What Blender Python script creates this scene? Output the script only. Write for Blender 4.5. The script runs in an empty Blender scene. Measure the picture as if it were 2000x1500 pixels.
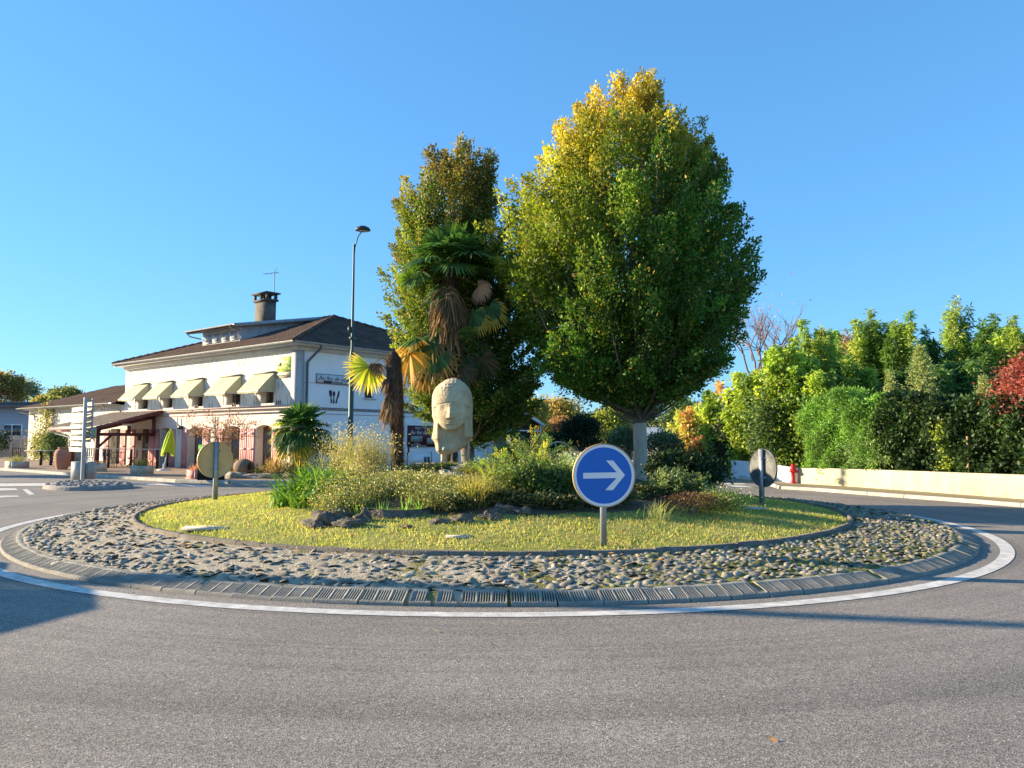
import bpy, math, random
import numpy as np
from mathutils import Vector, Matrix
rng = np.random.default_rng(7)
random.seed(7)
SC = bpy.context.scene
COL = SC.collection
# ------------------------------------------------------------------ camera
H = 1.5
PITCH = math.atan(107.5/1500); ROLL = math.radians(0.24)
cam = bpy.data.cameras.new('camera'); cam.sensor_width = 36; cam.lens = 27; cam.clip_end = 3000; cam.clip_start = .05
camo = bpy.data.objects.new('camera', cam); COL.objects.link(camo)
camo.matrix_world = Matrix.Translation((0, 0, H)) @ Matrix.Rotation(math.pi/2+PITCH, 4, 'X') @ Matrix.Rotation(ROLL, 4, 'Z')
SC.camera = camo
# ------------------------------------------------------------------ light
SUN_EL = math.radians(16.5); SUN_A = math.radians(11)     # sun to the left of the view, a little beyond the island
sdir = Vector((-math.cos(SUN_A)*math.cos(SUN_EL), math.sin(SUN_A)*math.cos(SUN_EL), math.sin(SUN_EL)))
sun = bpy.data.lights.new('sun', 'SUN'); sun.energy = 5.0; sun.angle = math.radians(.53); sun.color = (1, .82, .56)
suno = bpy.data.objects.new('sun', sun); COL.objects.link(suno)
suno.rotation_euler = (-sdir).to_track_quat('-Z', 'Y').to_euler(); suno.location = (-30, 6, 12)
W = bpy.data.worlds.new("World"); SC.world = W; W.use_nodes = True
nt = W.node_tree; nt.nodes.clear()
sky = nt.nodes.new('ShaderNodeTexSky'); sky.sky_type = 'NISHITA'; sky.sun_disc = False
sky.sun_elevation = SUN_EL; sky.sun_rotation = math.atan2(sdir.x, sdir.y); sky.altitude = 100
sky.air_density = 1.0; sky.dust_density = 0; sky.ozone_density = 5.0
sep_ = nt.nodes.new('ShaderNodeSeparateColor'); cmb = nt.nodes.new('ShaderNodeCombineColor'); nt.links.new(sky.outputs[0], sep_.inputs[0])
for k_, (g_, t_) in enumerate(((.65, .49), (.55, .90), (.5, 1.32))):      # camera-like tone response of the clear sky
    pw = nt.nodes.new('ShaderNodeMath'); pw.operation = 'POWER'; pw.inputs[1].default_value = g_; mu = nt.nodes.new('ShaderNodeMath'); mu.operation = 'MULTIPLY'; mu.inputs[1].default_value = t_
    nt.links.new(sep_.outputs[k_], pw.inputs[0]); nt.links.new(pw.outputs[0], mu.inputs[0]); nt.links.new(mu.outputs[0], cmb.inputs[k_])
bg = nt.nodes.new('ShaderNodeBackground'); bg.inputs['Strength'].default_value = .15
wo = nt.nodes.new('ShaderNodeOutputWorld')
nt.links.new(cmb.outputs[0], bg.inputs[0]); nt.links.new(bg.outputs[0], wo.inputs[0])
SC.view_settings.view_transform = 'Standard'; SC.view_settings.look = 'None'
SC.view_settings.exposure = 1.46; SC.view_settings.gamma = 1
SC.render.engine = 'CYCLES'
SC.cycles.max_bounces = 6; SC.cycles.transparent_max_bounces = 8; SC.cycles.diffuse_bounces = 4

# ------------------------------------------------------------------ pixel -> world
def ray(px, py):
    x = px-1000.; y = 750.-py
    c, s = math.cos(ROLL), math.sin(ROLL); x, y = x*c-y*s, x*s+y*c
    cp, sp = math.cos(PITCH), math.sin(PITCH)
    return np.array((x, 1500*cp-y*sp, 1500*sp+y*cp))
def G(px, py, z=0.):
    d = ray(px, py); t = (z-H)/d[2]; return np.array((d[0]*t, d[1]*t, z))
def P(px, py, Y):
    d = ray(px, py); t = Y/d[1]; return np.array((d[0]*t, Y, H+d[2]*t))
CX, CY = -.3, 15.0
def zi(x, y):
    r = np.hypot(np.asarray(x)-CX, np.asarray(y)-CY)
    z = .2+.33*(1-np.minimum(r/6.25, 1)**2)+.5*np.exp(-(r/3)**2)
    return np.where(r < 6.3, z, np.where(r < 8, .2-(r-6.3)/1.45*.10, 0))
def onI(px, Y):
    x = ray(px, 857)[0]/ray(px, 857)[1]*Y
    return (x, Y, float(zi(x, Y)))
def onIpy(px, py):
    best = None
    for Y in np.arange(7.5, 20, .02):
        x, _, z = onI(px, Y)
        e = abs(P(px, py, Y)[2]-z)
        if best is None or e < best[0]: best = (e, x, Y, z)
        if best[0] < .012 and e > best[0]: break
    return best[1:]

# ------------------------------------------------------------------ materials
def c(h):
    h = h.lstrip('#'); v = [int(h[i:i+2], 16)/255 for i in (0, 2, 4)]
    return tuple((x/12.92 if x <= .04045 else ((x+.055)/1.055)**2.4) for x in v)
MATS = {}
def mat(name, col, rough=.8, var=.15, scale=6., bump=.0, bscale=60., metal=0., spec=.4, col2=None, scale2=None, stretch=None, attr=False, detail=6):
    if name in MATS: return MATS[name]
    m = bpy.data.materials.new(name); m.use_nodes = True; n = m.node_tree; ns = n.nodes; L = n.links
    b = ns['Principled BSDF']; b.inputs['Roughness'].default_value = rough; b.inputs['Metallic'].default_value = metal
    b.inputs['Specular IOR Level'].default_value = spec
    tc = ns.new('ShaderNodeTexCoord'); co = tc.outputs['Object']
    if stretch:
        mp = ns.new('ShaderNodeMapping'); mp.inputs['Scale'].default_value = stretch; L.new(co, mp.inputs[0]); co = mp.outputs[0]
    nz = ns.new('ShaderNodeTexNoise'); nz.inputs['Scale'].default_value = scale; nz.inputs['Detail'].default_value = detail; nz.inputs['Roughness'].default_value = .65
    L.new(co, nz.inputs['Vector'])
    rp = ns.new('ShaderNodeMapRange'); rp.inputs['From Min'].default_value = .3; rp.inputs['From Max'].default_value = .7
    L.new(nz.outputs['Fac'], rp.inputs['Value'])
    mx = ns.new('ShaderNodeMix'); mx.data_type = 'RGBA'
    c2 = col2 if col2 else tuple(min(1, x*(1+var)) for x in col); c1 = tuple(x*(1-var) for x in col) if not col2 else col
    mx.inputs['A'].default_value = (*c1, 1); mx.inputs['B'].default_value = (*c2, 1)
    L.new(rp.outputs[0], mx.inputs['Factor']); out = mx.outputs['Result']
    if attr:
        at = ns.new('ShaderNodeAttribute'); at.attribute_name = 'col'
        m2 = ns.new('ShaderNodeMix'); m2.data_type = 'RGBA'; m2.blend_type = 'MULTIPLY'; m2.inputs['Factor'].default_value = 1
        L.new(out, m2.inputs['A']); L.new(at.outputs['Color'], m2.inputs['B']); out = m2.outputs['Result']
    L.new(out, b.inputs['Base Color'])
    if bump:
        nb = ns.new('ShaderNodeTexNoise'); nb.inputs['Scale'].default_value = bscale; nb.inputs['Detail'].default_value = 5
        L.new(co, nb.inputs['Vector'])
        bp = ns.new('ShaderNodeBump'); bp.inputs['Strength'].default_value = min(1, bump); bp.inputs['Distance'].default_value = .02
        L.new(nb.outputs['Fac'], bp.inputs['Height']); L.new(bp.outputs[0], b.inputs['Normal'])
    MATS[name] = m; return m
def leafmat(name='leaf', trans=.35, rough=.55, gain=1.62):
    if name in MATS: return MATS[name]
    m = bpy.data.materials.new(name); m.use_nodes = True; n = m.node_tree; ns = n.nodes; L = n.links
    b = ns['Principled BSDF']; b.inputs['Roughness'].default_value = rough; b.inputs['Specular IOR Level'].default_value = .35
    at0 = ns.new('ShaderNodeAttribute'); at0.attribute_name = 'col'
    gm = ns.new('ShaderNodeMix'); gm.data_type = 'RGBA'; gm.blend_type = 'MULTIPLY'; gm.inputs['Factor'].default_value = 1; gm.inputs['B'].default_value = (gain, gain, gain*.9, 1); L.new(at0.outputs['Color'], gm.inputs['A'])
    class at: outputs = {'Color': gm.outputs['Result']}
    tr = ns.new('ShaderNodeBsdfTranslucent'); mx = ns.new('ShaderNodeMixShader'); mx.inputs[0].default_value = trans
    g = ns.new('ShaderNodeMix'); g.data_type = 'RGBA'; g.blend_type = 'MULTIPLY'; g.inputs['Factor'].default_value = 1
    g.inputs['B'].default_value = (1.5, 1.5, .8, 1)
    L.new(at.outputs['Color'], g.inputs['A']); L.new(g.outputs['Result'], tr.inputs['Color'])
    L.new(at.outputs['Color'], b.inputs['Base Color'])
    o = ns['Material Output']; L.new(b.outputs[0], mx.inputs[1]); L.new(tr.outputs[0], mx.inputs[2]); L.new(mx.outputs[0], o.inputs['Surface'])
    MATS[name] = m; return m

# ------------------------------------------------------------------ mesh builder
class MB:
    def __init__(s): s.V = []; s.n = 0; s.L = []; s.cnt = []; s.C = []
    def _add(s, V, faces, col=(1, 1, 1)):
        V = np.asarray(V, float).reshape(-1, 3)
        for f in faces:
            s.L.append(np.asarray(f, np.int64)+s.n); s.cnt.append(np.array([len(f)])); s.C.append(np.array([col], float))
        s.V.append(V); s.n += len(V)
    def quads(s, Q, cols=(1, 1, 1)):
        Q = np.asarray(Q, float); N, k = Q.shape[0], Q.shape[1]
        if N == 0: return
        s.V.append(Q.reshape(-1, 3)); s.L.append(np.arange(N*k)+s.n); s.cnt.append(np.full(N, k))
        s.C.append(np.broadcast_to(np.asarray(cols, float), (N, 3)).copy()); s.n += N*k
    def grid(s, A, cols=(1, 1, 1), closed=False):      # A (m,n,3)
        m, n = A.shape[:2]; idx = np.arange(m*n).reshape(m, n)
        if closed: idx = np.concatenate([idx, idx[:, :1]], 1)
        q = np.stack([idx[:-1, :-1], idx[:-1, 1:], idx[1:, 1:], idx[1:, :-1]], -1).reshape(-1, 4)
        s.V.append(A.reshape(-1, 3)); s.L.append(q.ravel()+s.n); s.cnt.append(np.full(len(q), 4))
        s.C.append(np.broadcast_to(np.asarray(cols, float), (len(q), 3)).copy()); s.n += m*n
    def poly(s, pts, col=(1, 1, 1)): s._add(pts, [list(range(len(pts)))], col)
    def box(s, x0, x1, y0, y1, z0, z1, col=(1, 1, 1), M=None):
        V = np.array([(x, y, z) for z in (z0, z1) for y in (y0, y1) for x in (x0, x1)], float)
        if M is not None: V = V@M[0].T+M[1]
        s._add(V, [(0, 2, 3, 1), (4, 5, 7, 6), (0, 1, 5, 4), (2, 6, 7, 3), (0, 4, 6, 2), (1, 3, 7, 5)], col)
    def obox(s, cen, size, rz=0, rx=0, ry=0, col=(1, 1, 1)):
        R = np.array(Matrix.Rotation(rz, 3, 'Z')@Matrix.Rotation(ry, 3, 'Y')@Matrix.Rotation(rx, 3, 'X'))
        a, b, d = [q/2 for q in size]; s.box(-a, a, -b, b, -d, d, col, (R, np.array(cen, float)))
    def beam(s, p, q, w, h, col=(1, 1, 1)):
        p = np.array(p, float); q = np.array(q, float); d = q-p; l = np.linalg.norm(d); d /= l
        up = np.array((0, 0, 1.)) if abs(d[2]) < .95 else np.array((0, 1., 0)); x = np.cross(d, up); x /= np.linalg.norm(x); y = np.cross(x, d)
        R = np.stack([x, d, y], 1); s.box(-w/2, w/2, 0, l, -h/2, h/2, col, (R, p))
    def tube(s, path, rad, n=8, col=(1, 1, 1), cap=True):
        path = np.asarray(path, float); k = len(path); rad = np.broadcast_to(rad, k)
        T = np.gradient(path, axis=0); T /= np.linalg.norm(T, axis=1)[:, None]+1e-9
        up = np.array((0, 0, 1.)) if abs(T[0][2]) < .9 else np.array((0, 1., 0))
        a = np.linspace(0, 2*math.pi, n, endpoint=False); A = np.zeros((k, n, 3))
        x = np.cross(up, T[0]); x /= np.linalg.norm(x)
        for i in range(k):
            x = x-T[i]*np.dot(x, T[i]); x /= np.linalg.norm(x)+1e-9; y = np.cross(T[i], x)
            A[i] = path[i]+rad[i]*(np.cos(a)[:, None]*x+np.sin(a)[:, None]*y)
        s.grid(A, col, True)
        if cap: s.poly(A[0][::-1], col); s.poly(A[-1], col)
    def lathe(s, prof, cen=(0, 0, 0), n=20, col=(1, 1, 1), sx=1, sy=1):
        a = np.linspace(0, 2*math.pi, n, endpoint=False); prof = np.asarray(prof, float)
        A = np.stack([prof[:, :1]*np.cos(a)*sx+cen[0], prof[:, :1]*np.sin(a)*sy+cen[1], np.repeat(prof[:, 1:2], n, 1)+cen[2]], -1)
        s.grid(A, col, True)
        if prof[0, 0] > 1e-4: s.poly(A[0][::-1], col)
        if prof[-1, 0] > 1e-4: s.poly(A[-1], col)
    def mesh(s, name, M, smooth, off=None):
        V = np.concatenate(s.V); 
        if off is not None: V = off(V)
        Lp = np.concatenate(s.L).astype(np.int32); cn = np.concatenate(s.cnt).astype(np.int32); C = np.concatenate(s.C)
        me = bpy.data.meshes.new(name); me.vertices.add(len(V)); me.vertices.foreach_set('co', V.astype(np.float32).ravel())
        me.loops.add(len(Lp)); me.loops.foreach_set('vertex_index', Lp)
        me.polygons.add(len(cn)); st = np.concatenate([[0], np.cumsum(cn)[:-1]]).astype(np.int32)
        me.polygons.foreach_set('loop_start', st); me.polygons.foreach_set('loop_total', cn)
        if smooth: me.polygons.foreach_set('use_smooth', np.ones(len(cn), bool))
        me.update(calc_edges=True)
        at = me.attributes.new('col', 'FLOAT_COLOR', 'FACE'); at.data.foreach_set('color', np.concatenate([C, np.ones((len(C), 1))], 1).astype(np.float32).ravel())
        me.materials.append(M); return me
    def build(s, name, M, parent=None, loc=None, local=False, smooth=False):
        base = np.zeros(3)
        if parent is not None and not local:
            inv = np.array(RM[parent.name].inverted()); off = lambda V: V@inv[:3, :3].T+inv[:3, 3]
        elif loc is not None: off = lambda V: V-np.array(loc, float)
        else: off = None
        o = bpy.data.objects.new(name, s.mesh(name, M, smooth, off)); COL.objects.link(o)
        if parent is not None:
            o.parent = parent; RM[o.name] = RM[parent.name].copy()
        elif loc is not None: o.location = loc
        if parent is None: RM[o.name] = Matrix.Translation(o.location)
        return o
RM = {}
def tag(o, label=None, cat=None, group=None, kind=None):
    if label: o['label'] = label
    if cat: o['category'] = cat
    if group: o['group'] = group
    if kind: o['kind'] = kind
    return o
def thing(name, loc, label, cat, group=None, rz=0, kind=None):
    o = bpy.data.objects.new(name, None); COL.objects.link(o); o.location = loc; o.rotation_euler = (0, 0, rz); o.empty_display_size = .2
    RM[o.name] = Matrix.Translation(loc)@Matrix.Rotation(rz, 4, 'Z'); return tag(o, label, cat, group, kind)
def struct(name, mb, M, smooth=False): return tag(mb.build(name, M, smooth=smooth), kind='structure')
def copy_tree(o, parent=None):
    k = o.copy(); COL.objects.link(k); k.parent = parent
    for ch in o.children: copy_tree(ch, k)
    return k
def rotz(a): return np.array([[math.cos(a), -math.sin(a), 0], [math.sin(a), math.cos(a), 0], [0, 0, 1]])
def unit(v): return v/(np.linalg.norm(v, axis=-1, keepdims=True)+1e-9)
def leafq(Pn, size, bias=None, asp=.5, hang=0., rg=rng):
    N = len(Pn); d = rg.normal(size=(N, 3)); d[:, 2] -= hang
    if bias is not None: d = d+bias
    d = unit(d); n = rg.normal(size=(N, 3)); s = unit(np.cross(d, n)); L = (np.broadcast_to(size, N))[:, None]
    return np.stack([Pn, Pn+d*L*.5+s*L*asp*.5, Pn+d*L, Pn+d*L*.5-s*L*asp*.5], 1)
def pal(cols, N, jit=.18, rg=rng, w=None):
    A = np.array(cols); i = rg.choice(len(A), N, p=w); return np.clip(A[i]*(1+jit*rg.normal(size=(N, 1))), .003, 1)

LEAF = leafmat('leaf', .35); LEAFD = leafmat('leaf_dark', .22, .5, 1.0); STRAW = leafmat('dry_leaf', .3, .8)
BARK = mat('bark', (.17, .15, .12), .9, .35, 8, .6, 40, stretch=(1, 1, .25))
BARKG = mat('bark_grey', (.44, .40, .33), .85, .25, 5, .4, 30, stretch=(1, 1, .3))

# ================================================================== GROUND
b = MB(); b.poly([(-700, -300, -.06), (700, -300, -.06), (700, 900, -.06), (-700, 900, -.06)])
struct('ground', b, mat('earth_grass', (.075, .085, .03), .95, .35, .4, col2=(.11, .1, .05)))
def asphalt():
    m = bpy.data.materials.new('asphalt'); m.use_nodes = True; n = m.node_tree; ns = n.nodes; L = n.links; b = ns['Principled BSDF']
    tc = ns.new('ShaderNodeTexCoord')
    def noise(sc, det=4, r=.6):
        z = ns.new('ShaderNodeTexNoise'); z.inputs['Scale'].default_value = sc; z.inputs['Detail'].default_value = det; z.inputs['Roughness'].default_value = r
        L.new(tc.outputs['Object'], z.inputs['Vector']); return z.outputs['Fac']
    def mr(v, a, b_, c_, d_):
        q = ns.new('ShaderNodeMapRange'); L.new(v, q.inputs['Value'])
        for k, x in zip(('From Min', 'From Max', 'To Min', 'To Max'), (a, b_, c_, d_)): q.inputs[k].default_value = x
        return q.outputs[0]
    def mul(a, b_):
        q = ns.new('ShaderNodeMath'); q.operation = 'MULTIPLY'; L.new(a, q.inputs[0])
        if isinstance(b_, float): q.inputs[1].default_value = b_
        else: L.new(b_, q.inputs[1])
        return q.outputs[0]
    vo = ns.new('ShaderNodeTexVoronoi'); vo.inputs['Scale'].default_value = 105; L.new(tc.outputs['Object'], vo.inputs['Vector'])
    sep = ns.new('ShaderNodeSeparateColor'); L.new(vo.outputs['Color'], sep.inputs[0])
    grain = mr(sep.outputs[0], 0, 1, .5, 1.5)
    bright = mr(sep.outputs[1], .955, .975, 1., 1.7)
    big = mr(noise(.35, 3), .3, .7, .82, 1.15)
    # tyre-worn arcs running round the island
    mp = ns.new('ShaderNodeMapping'); mp.inputs['Location'].default_value = (.3, -15, 0); L.new(tc.outputs['Object'], mp.inputs[0])
    ln = ns.new('ShaderNodeVectorMath'); ln.operation = 'LENGTH'; L.new(mp.outputs[0], ln.inputs[0])
    nn = noise(.6, 2); ad = ns.new('ShaderNodeMath'); ad.operation = 'MULTIPLY_ADD'; L.new(nn, ad.inputs[0]); ad.inputs[1].default_value = .10; L.new(ln.outputs['Value'], ad.inputs[2])
    w1 = ns.new('ShaderNodeTexNoise'); w1.noise_dimensions = '1D'; w1.inputs['Scale'].default_value = 2.1; w1.inputs['Detail'].default_value = 5; L.new(ad.outputs[0], w1.inputs['W'])
    arcs = mr(w1.outputs['Fac'], .37, .53, .82, 1.03)
    # thin dark skid streaks
    w2 = ns.new('ShaderNodeTexNoise'); w2.noise_dimensions = '1D'; w2.inputs['Scale'].default_value = 7; w2.inputs['Detail'].default_value = 2; L.new(ad.outputs[0], w2.inputs['W'])
    patch = mr(noise(.25, 2), .5, .6, 0, 1)
    sk = mr(w2.outputs['Fac'], .22, .32, .78, 1.); 
    v = mul(mul(mul(grain, bright), big), mul(arcs, sk))
    mx = ns.new('ShaderNodeMix'); mx.data_type = 'RGBA'; mx.blend_type = 'MULTIPLY'; mx.inputs['Factor'].default_value = 1; mx.inputs['A'].default_value = (.236, .206, .174, 1)
    cb = ns.new('ShaderNodeCombineColor'); [L.new(v, cb.inputs[i]) for i in range(3)]
    L.new(cb.outputs[0], mx.inputs['B']); L.new(mx.outputs['Result'], b.inputs['Base Color'])
    b.inputs['Roughness'].default_value = .78; b.inputs['Specular IOR Level'].default_value = .3
    bp = ns.new('ShaderNodeBump'); bp.inputs['Strength'].default_value = .55; bp.inputs['Distance'].default_value = .004
    L.new(vo.outputs['Distance'], bp.inputs['Height']); L.new(bp.outputs[0], b.inputs['Normal'])
    return m
ASPH = asphalt()
b = MB(); b.poly([(-90, -30, 0), (60, -30, 0), (60, 60, 0), (-90, 60, 0)]); struct('road', b, ASPH)
WHITE = mat('road_paint', (.78, .74, .68), .7, .25, 6, .25, 90, col2=(.40, .37, .33), detail=10)
def ring(b, r0, r1, z0, z1, a0=0, a1=2*math.pi, n=220, cols=(1, 1, 1)):
    a = np.linspace(a0, a1, n); A = np.stack([np.stack([CX+r*np.cos(a), CY+r*np.sin(a), np.full(n, z)], -1) for r, z in ((r1, z1), (r0, z0))]); b.grid(A, cols)
b = MB(); ring(b, 8.235, 8.405, .005, .005, n=400)
def mark(b, pts, z=.005): b.poly([tuple(G(x, y, z)) for x, y in pts])
struct('ring_road_line', b, WHITE)
b = MB()
mark(b, [(-40, 944.5), (128, 943.5), (130, 948), (-40, 950.5)]); mark(b, [(-60, 953.5), (30, 953.5), (36, 957), (-60, 960)])
mark(b, [(44, 956), (53, 955), (68, 965.5), (57, 966.5)]); mark(b, [(-40, 969), (34, 967.5), (38, 970), (-40, 973)])
mark(b, [(235, 944), (300, 944), (420, 949), (400, 951)]); mark(b, [(1420, 948), (1446, 948), (1476, 952), (1440, 952)]); mark(b, [(1400, 943.5), (1450, 944), (1460, 946), (1404, 946)])
struct('road_markings', b, WHITE)
PAVE = mat('pavement_dirt', (.20, .13, .09), .95, .3, 2.2, .3, 30, col2=(.30, .22, .155))
KST = mat('kerb_stone', (.42, .38, .32), .9, .3, 4, .3, 25)
def pave(name, pts, M=PAVE, z=.1, kerb=True, seg=None):
    P2 = [np.array(p[:2], float) for p in pts]; n = len(P2); cen = sum(P2)/n
    b = MB(); b.poly([(p[0], p[1], z) for p in P2]); 
    for i in range(n):
        p, q = P2[i], P2[(i+1) % n]; b.poly([(p[0], p[1], -.04), (q[0], q[1], -.04), (q[0], q[1], z), (p[0], p[1], z)])
    struct(name, b, M)
    if seg:
        k = MB()
        for i in range(*seg):
            p, q = P2[i], P2[i+1]; d = (q-p)/np.linalg.norm(q-p); nn = np.array((-d[1], d[0]))
            if np.dot(nn, cen-p) > 0: nn = -nn
            L_ = np.linalg.norm(q-p); m = max(1, int(L_/1.0))
            for j in range(m):
                a = p+d*(L_*j/m+.008); e = p+d*(L_*(j+1)/m-.008)
                pr = [(nn*.14, -.03), (nn*.14, z-.03), (nn*.11, z+.004), (nn*-.02, z+.006), (nn*-.02, -.03)]
                A = np.array([[(*(a+o), zz), (*(e+o), zz)] for o, zz in pr]); k.grid(A); k.poly([x[0] for x in A]); k.poly([x[1] for x in A][::-1])
        struct(name+'_kerb', k, KST)
kp = [(-70, 62), (-36, 43.5)]+[tuple(G(x, y)[:2]) for x, y in [(0, 918), (138, 928), (240, 935), (350, 942)]]+[(-9.2, 25.35), (-7.2, 25.6), (-5, 26.6), (-2, 27.6), (2, 27.5), (4.6, 28.2), (6.3, 31), (7.3, 36), (8.4, 60)]
pave('building_forecourt', kp+[(8.4, 75), (-70, 75)], seg=(0, len(kp)-1))
rp_ = [(10.2, 60), (9.7, 40), (9.0, 33)]+[tuple(G(x, y)[:2]) for x, y in [(1500, 944), (1515, 950), (1530, 955), (1600, 959), (1700, 967), (1850, 978), (2000, 990)]]+[(13.6, 14), (15, 8), (18, 0)]
VERGE = mat('verge', (.20, .17, .09), .95, .3, 3, .5, 30, col2=(.30, .24, .14))
pave('verge_pavement', rp_+[(60, 0), (60, 60)], VERGE, .09, seg=(0, len(rp_)-1))

# ------------------------------------------------------------------ the island
a = np.linspace(0, 2*math.pi, 240, endpoint=False); rr = np.linspace(0.001, 6.25, 60)
A = np.zeros((60, 240, 3)); A[..., 0] = CX+rr[:, None]*np.cos(a); A[..., 1] = CY+rr[:, None]*np.sin(a)
A[..., 2] = zi(A[..., 0], A[..., 1])+.012*np.sin(A[..., 0]*5.1)*np.cos(A[..., 1]*4.3)
b = MB(); b.grid(A[::-1], closed=True)
LAWN = mat('lawn_soil', (.17, .19, .035), .95, .3, 3.5, .8, 70, col2=(.34, .30, .08), detail=9)
struct('island_lawn', b, LAWN, True)
# planting bed soil
def inbed(x, y):
    dx = (x-CX); dy = (y-CY)
    return ((dx/3.95)**2+((dy+.35)/3.95)**2) < 1
rr = np.linspace(.001, 1, 30); A = np.zeros((30, 120, 3)); a2 = np.linspace(0, 2*math.pi, 120, endpoint=False)
A[..., 0] = CX+3.95*rr[:, None]*np.cos(a2); A[..., 1] = CY-.35+3.95*rr[:, None]*np.sin(a2)
A[..., 2] = zi(A[..., 0], A[..., 1])+.03*np.clip((1-rr[:, None])*8, -.2, 1)+.02*rng.random((30, 120)); A[-1, :, 2] -= .04
b = MB(); b.grid(A[::-1], closed=True); struct('planting_bed', b, mat('bed_soil', (.075, .055, .035), .97, .4, 6, .8, 40, col2=(.13, .10, .06)), True)
b = MB(); N = 90000; r = 6.22*np.sqrt(rng.random(N)); t = rng.random(N)*2*math.pi; x = CX+r*np.cos(t); y = CY+r*np.sin(t)
k = ~inbed(x, y) & ((y < 16.5) | (rng.random(N) < .35)); x, y = x[k], y[k]; N = len(x); z = zi(x, y)
th = rng.random(N)*2*math.pi; h = .022+.026*rng.random(N)**1.5; w = .006+.004*rng.random(N); le = rng.normal(size=(N, 2))*.018
p0 = np.stack([x-w*np.cos(th), y-w*np.sin(th), z-.005], -1); p1 = np.stack([x+w*np.cos(th), y+w*np.sin(th), z-.005], -1); p2 = np.stack([x+le[:, 0], y+le[:, 1], z+h], -1)
pt = np.sin(x*2.3+1)*np.cos(y*3.1)+.6*np.sin(x*5.7+y*4.1); mixf = np.clip(.5+.25*pt+.25*rng.normal(size=N), 0, 1)[:, None]
gc = (1-mixf)*np.array((.15, .20, .045))+mixf*np.array((.40, .37, .13)); br_ = rng.random(N) < .10+.12*(pt > .9); gc[br_] = (.30, .22, .11); b.quads(np.stack([p0, p1, p2], 1), gc)
tag(b.build('grass', leafmat('grass_blade', .4, .7)), 'short yellow green lawn grass around the planted island mound', 'grass', kind='stuff')
# edging between lawn and cobbles
b = MB()
n = 100; a3 = np.linspace(0, 2*math.pi, n+1)
for i in range(n):
    aa = np.linspace(a3[i]+.0008, a3[i+1]-.0008, 3); dz = rng.normal()*.004
    A = np.array([[(CX+q*np.cos(t_), CY+q*np.sin(t_), zz+dz) for t_ in aa] for q, zz in ((6.33, .15), (6.33, .245), (6.26, .25), (6.245, .15))]); b.grid(A)
    b.poly(A[:, 0][::-1]); b.poly(A[:, -1])
struct('lawn_edging', b, mat('edging', (.17, .145, .115), .95, .35, 5, .4, 30))
# mortar bed
na, nr_ = 900, 40; a = np.linspace(0, 2*math.pi, na, endpoint=False); rr = np.linspace(7.77, 6.3, nr_)
A = np.zeros((nr_, na, 3)); A[..., 0] = CX+rr[:, None]*np.cos(a); A[..., 1] = CY+rr[:, None]*np.sin(a)
A[..., 2] = zi(A[..., 0], A[..., 1])+.006*rng.normal(size=(nr_, na))
b = MB(); b.grid(A, closed=True)
def mortar():
    m = mat('mortar', (.30, .25, .175), .95, .3, 5, .7, 45, col2=(.48, .41, .30)); n = m.node_tree; ns = n.nodes; L = n.links; bs = ns['Principled BSDF']
    old = bs.inputs['Base Color'].links[0].from_socket
    tc = ns.new('ShaderNodeTexCoord'); nz = ns.new('ShaderNodeTexNoise'); nz.inputs['Scale'].default_value = 2.2; nz.inputs['Detail'].default_value = 8; L.new(tc.outputs['Object'], nz.inputs['Vector'])
    sx = ns.new('ShaderNodeSeparateXYZ'); L.new(tc.outputs['Object'], sx.inputs[0])
    mr = ns.new('ShaderNodeMapRange'); L.new(sx.outputs[0], mr.inputs['Value']); mr.inputs['From Min'].default_value = -3; mr.inputs['From Max'].default_value = 4; mr.inputs['To Min'].default_value = -.14; mr.inputs['To Max'].default_value = .12
    ad = ns.new('ShaderNodeMath'); L.new(nz.outputs['Fac'], ad.inputs[0]); L.new(mr.outputs[0], ad.inputs[1])
    rp = ns.new('ShaderNodeMapRange'); L.new(ad.outputs[0], rp.inputs['Value']); rp.inputs['From Min'].default_value = .46; rp.inputs['From Max'].default_value = .56
    mx = ns.new('ShaderNodeMix'); mx.data_type = 'RGBA'; L.new(rp.outputs[0], mx.inputs['Factor']); L.new(old, mx.inputs['A']); mx.inputs['B'].default_value = (.17, .16, .035, 1)
    L.new(mx.outputs['Result'], bs.inputs['Base Color']); return m
struct('cobble_mortar', b, mortar(), True)
b = MB(); A = np.stack([np.stack([CX+q*np.cos(a), CY+q*np.sin(a), np.full(na, z)+.006*rng.normal(size=na)], -1) for q, z in ((7.965, -.01), (7.95, .022), (7.86, .062), (7.78, .088), (7.74, .098))]); b.grid(A, closed=True); struct('kerb_bedding', b, MATS['mortar'], True)
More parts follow.
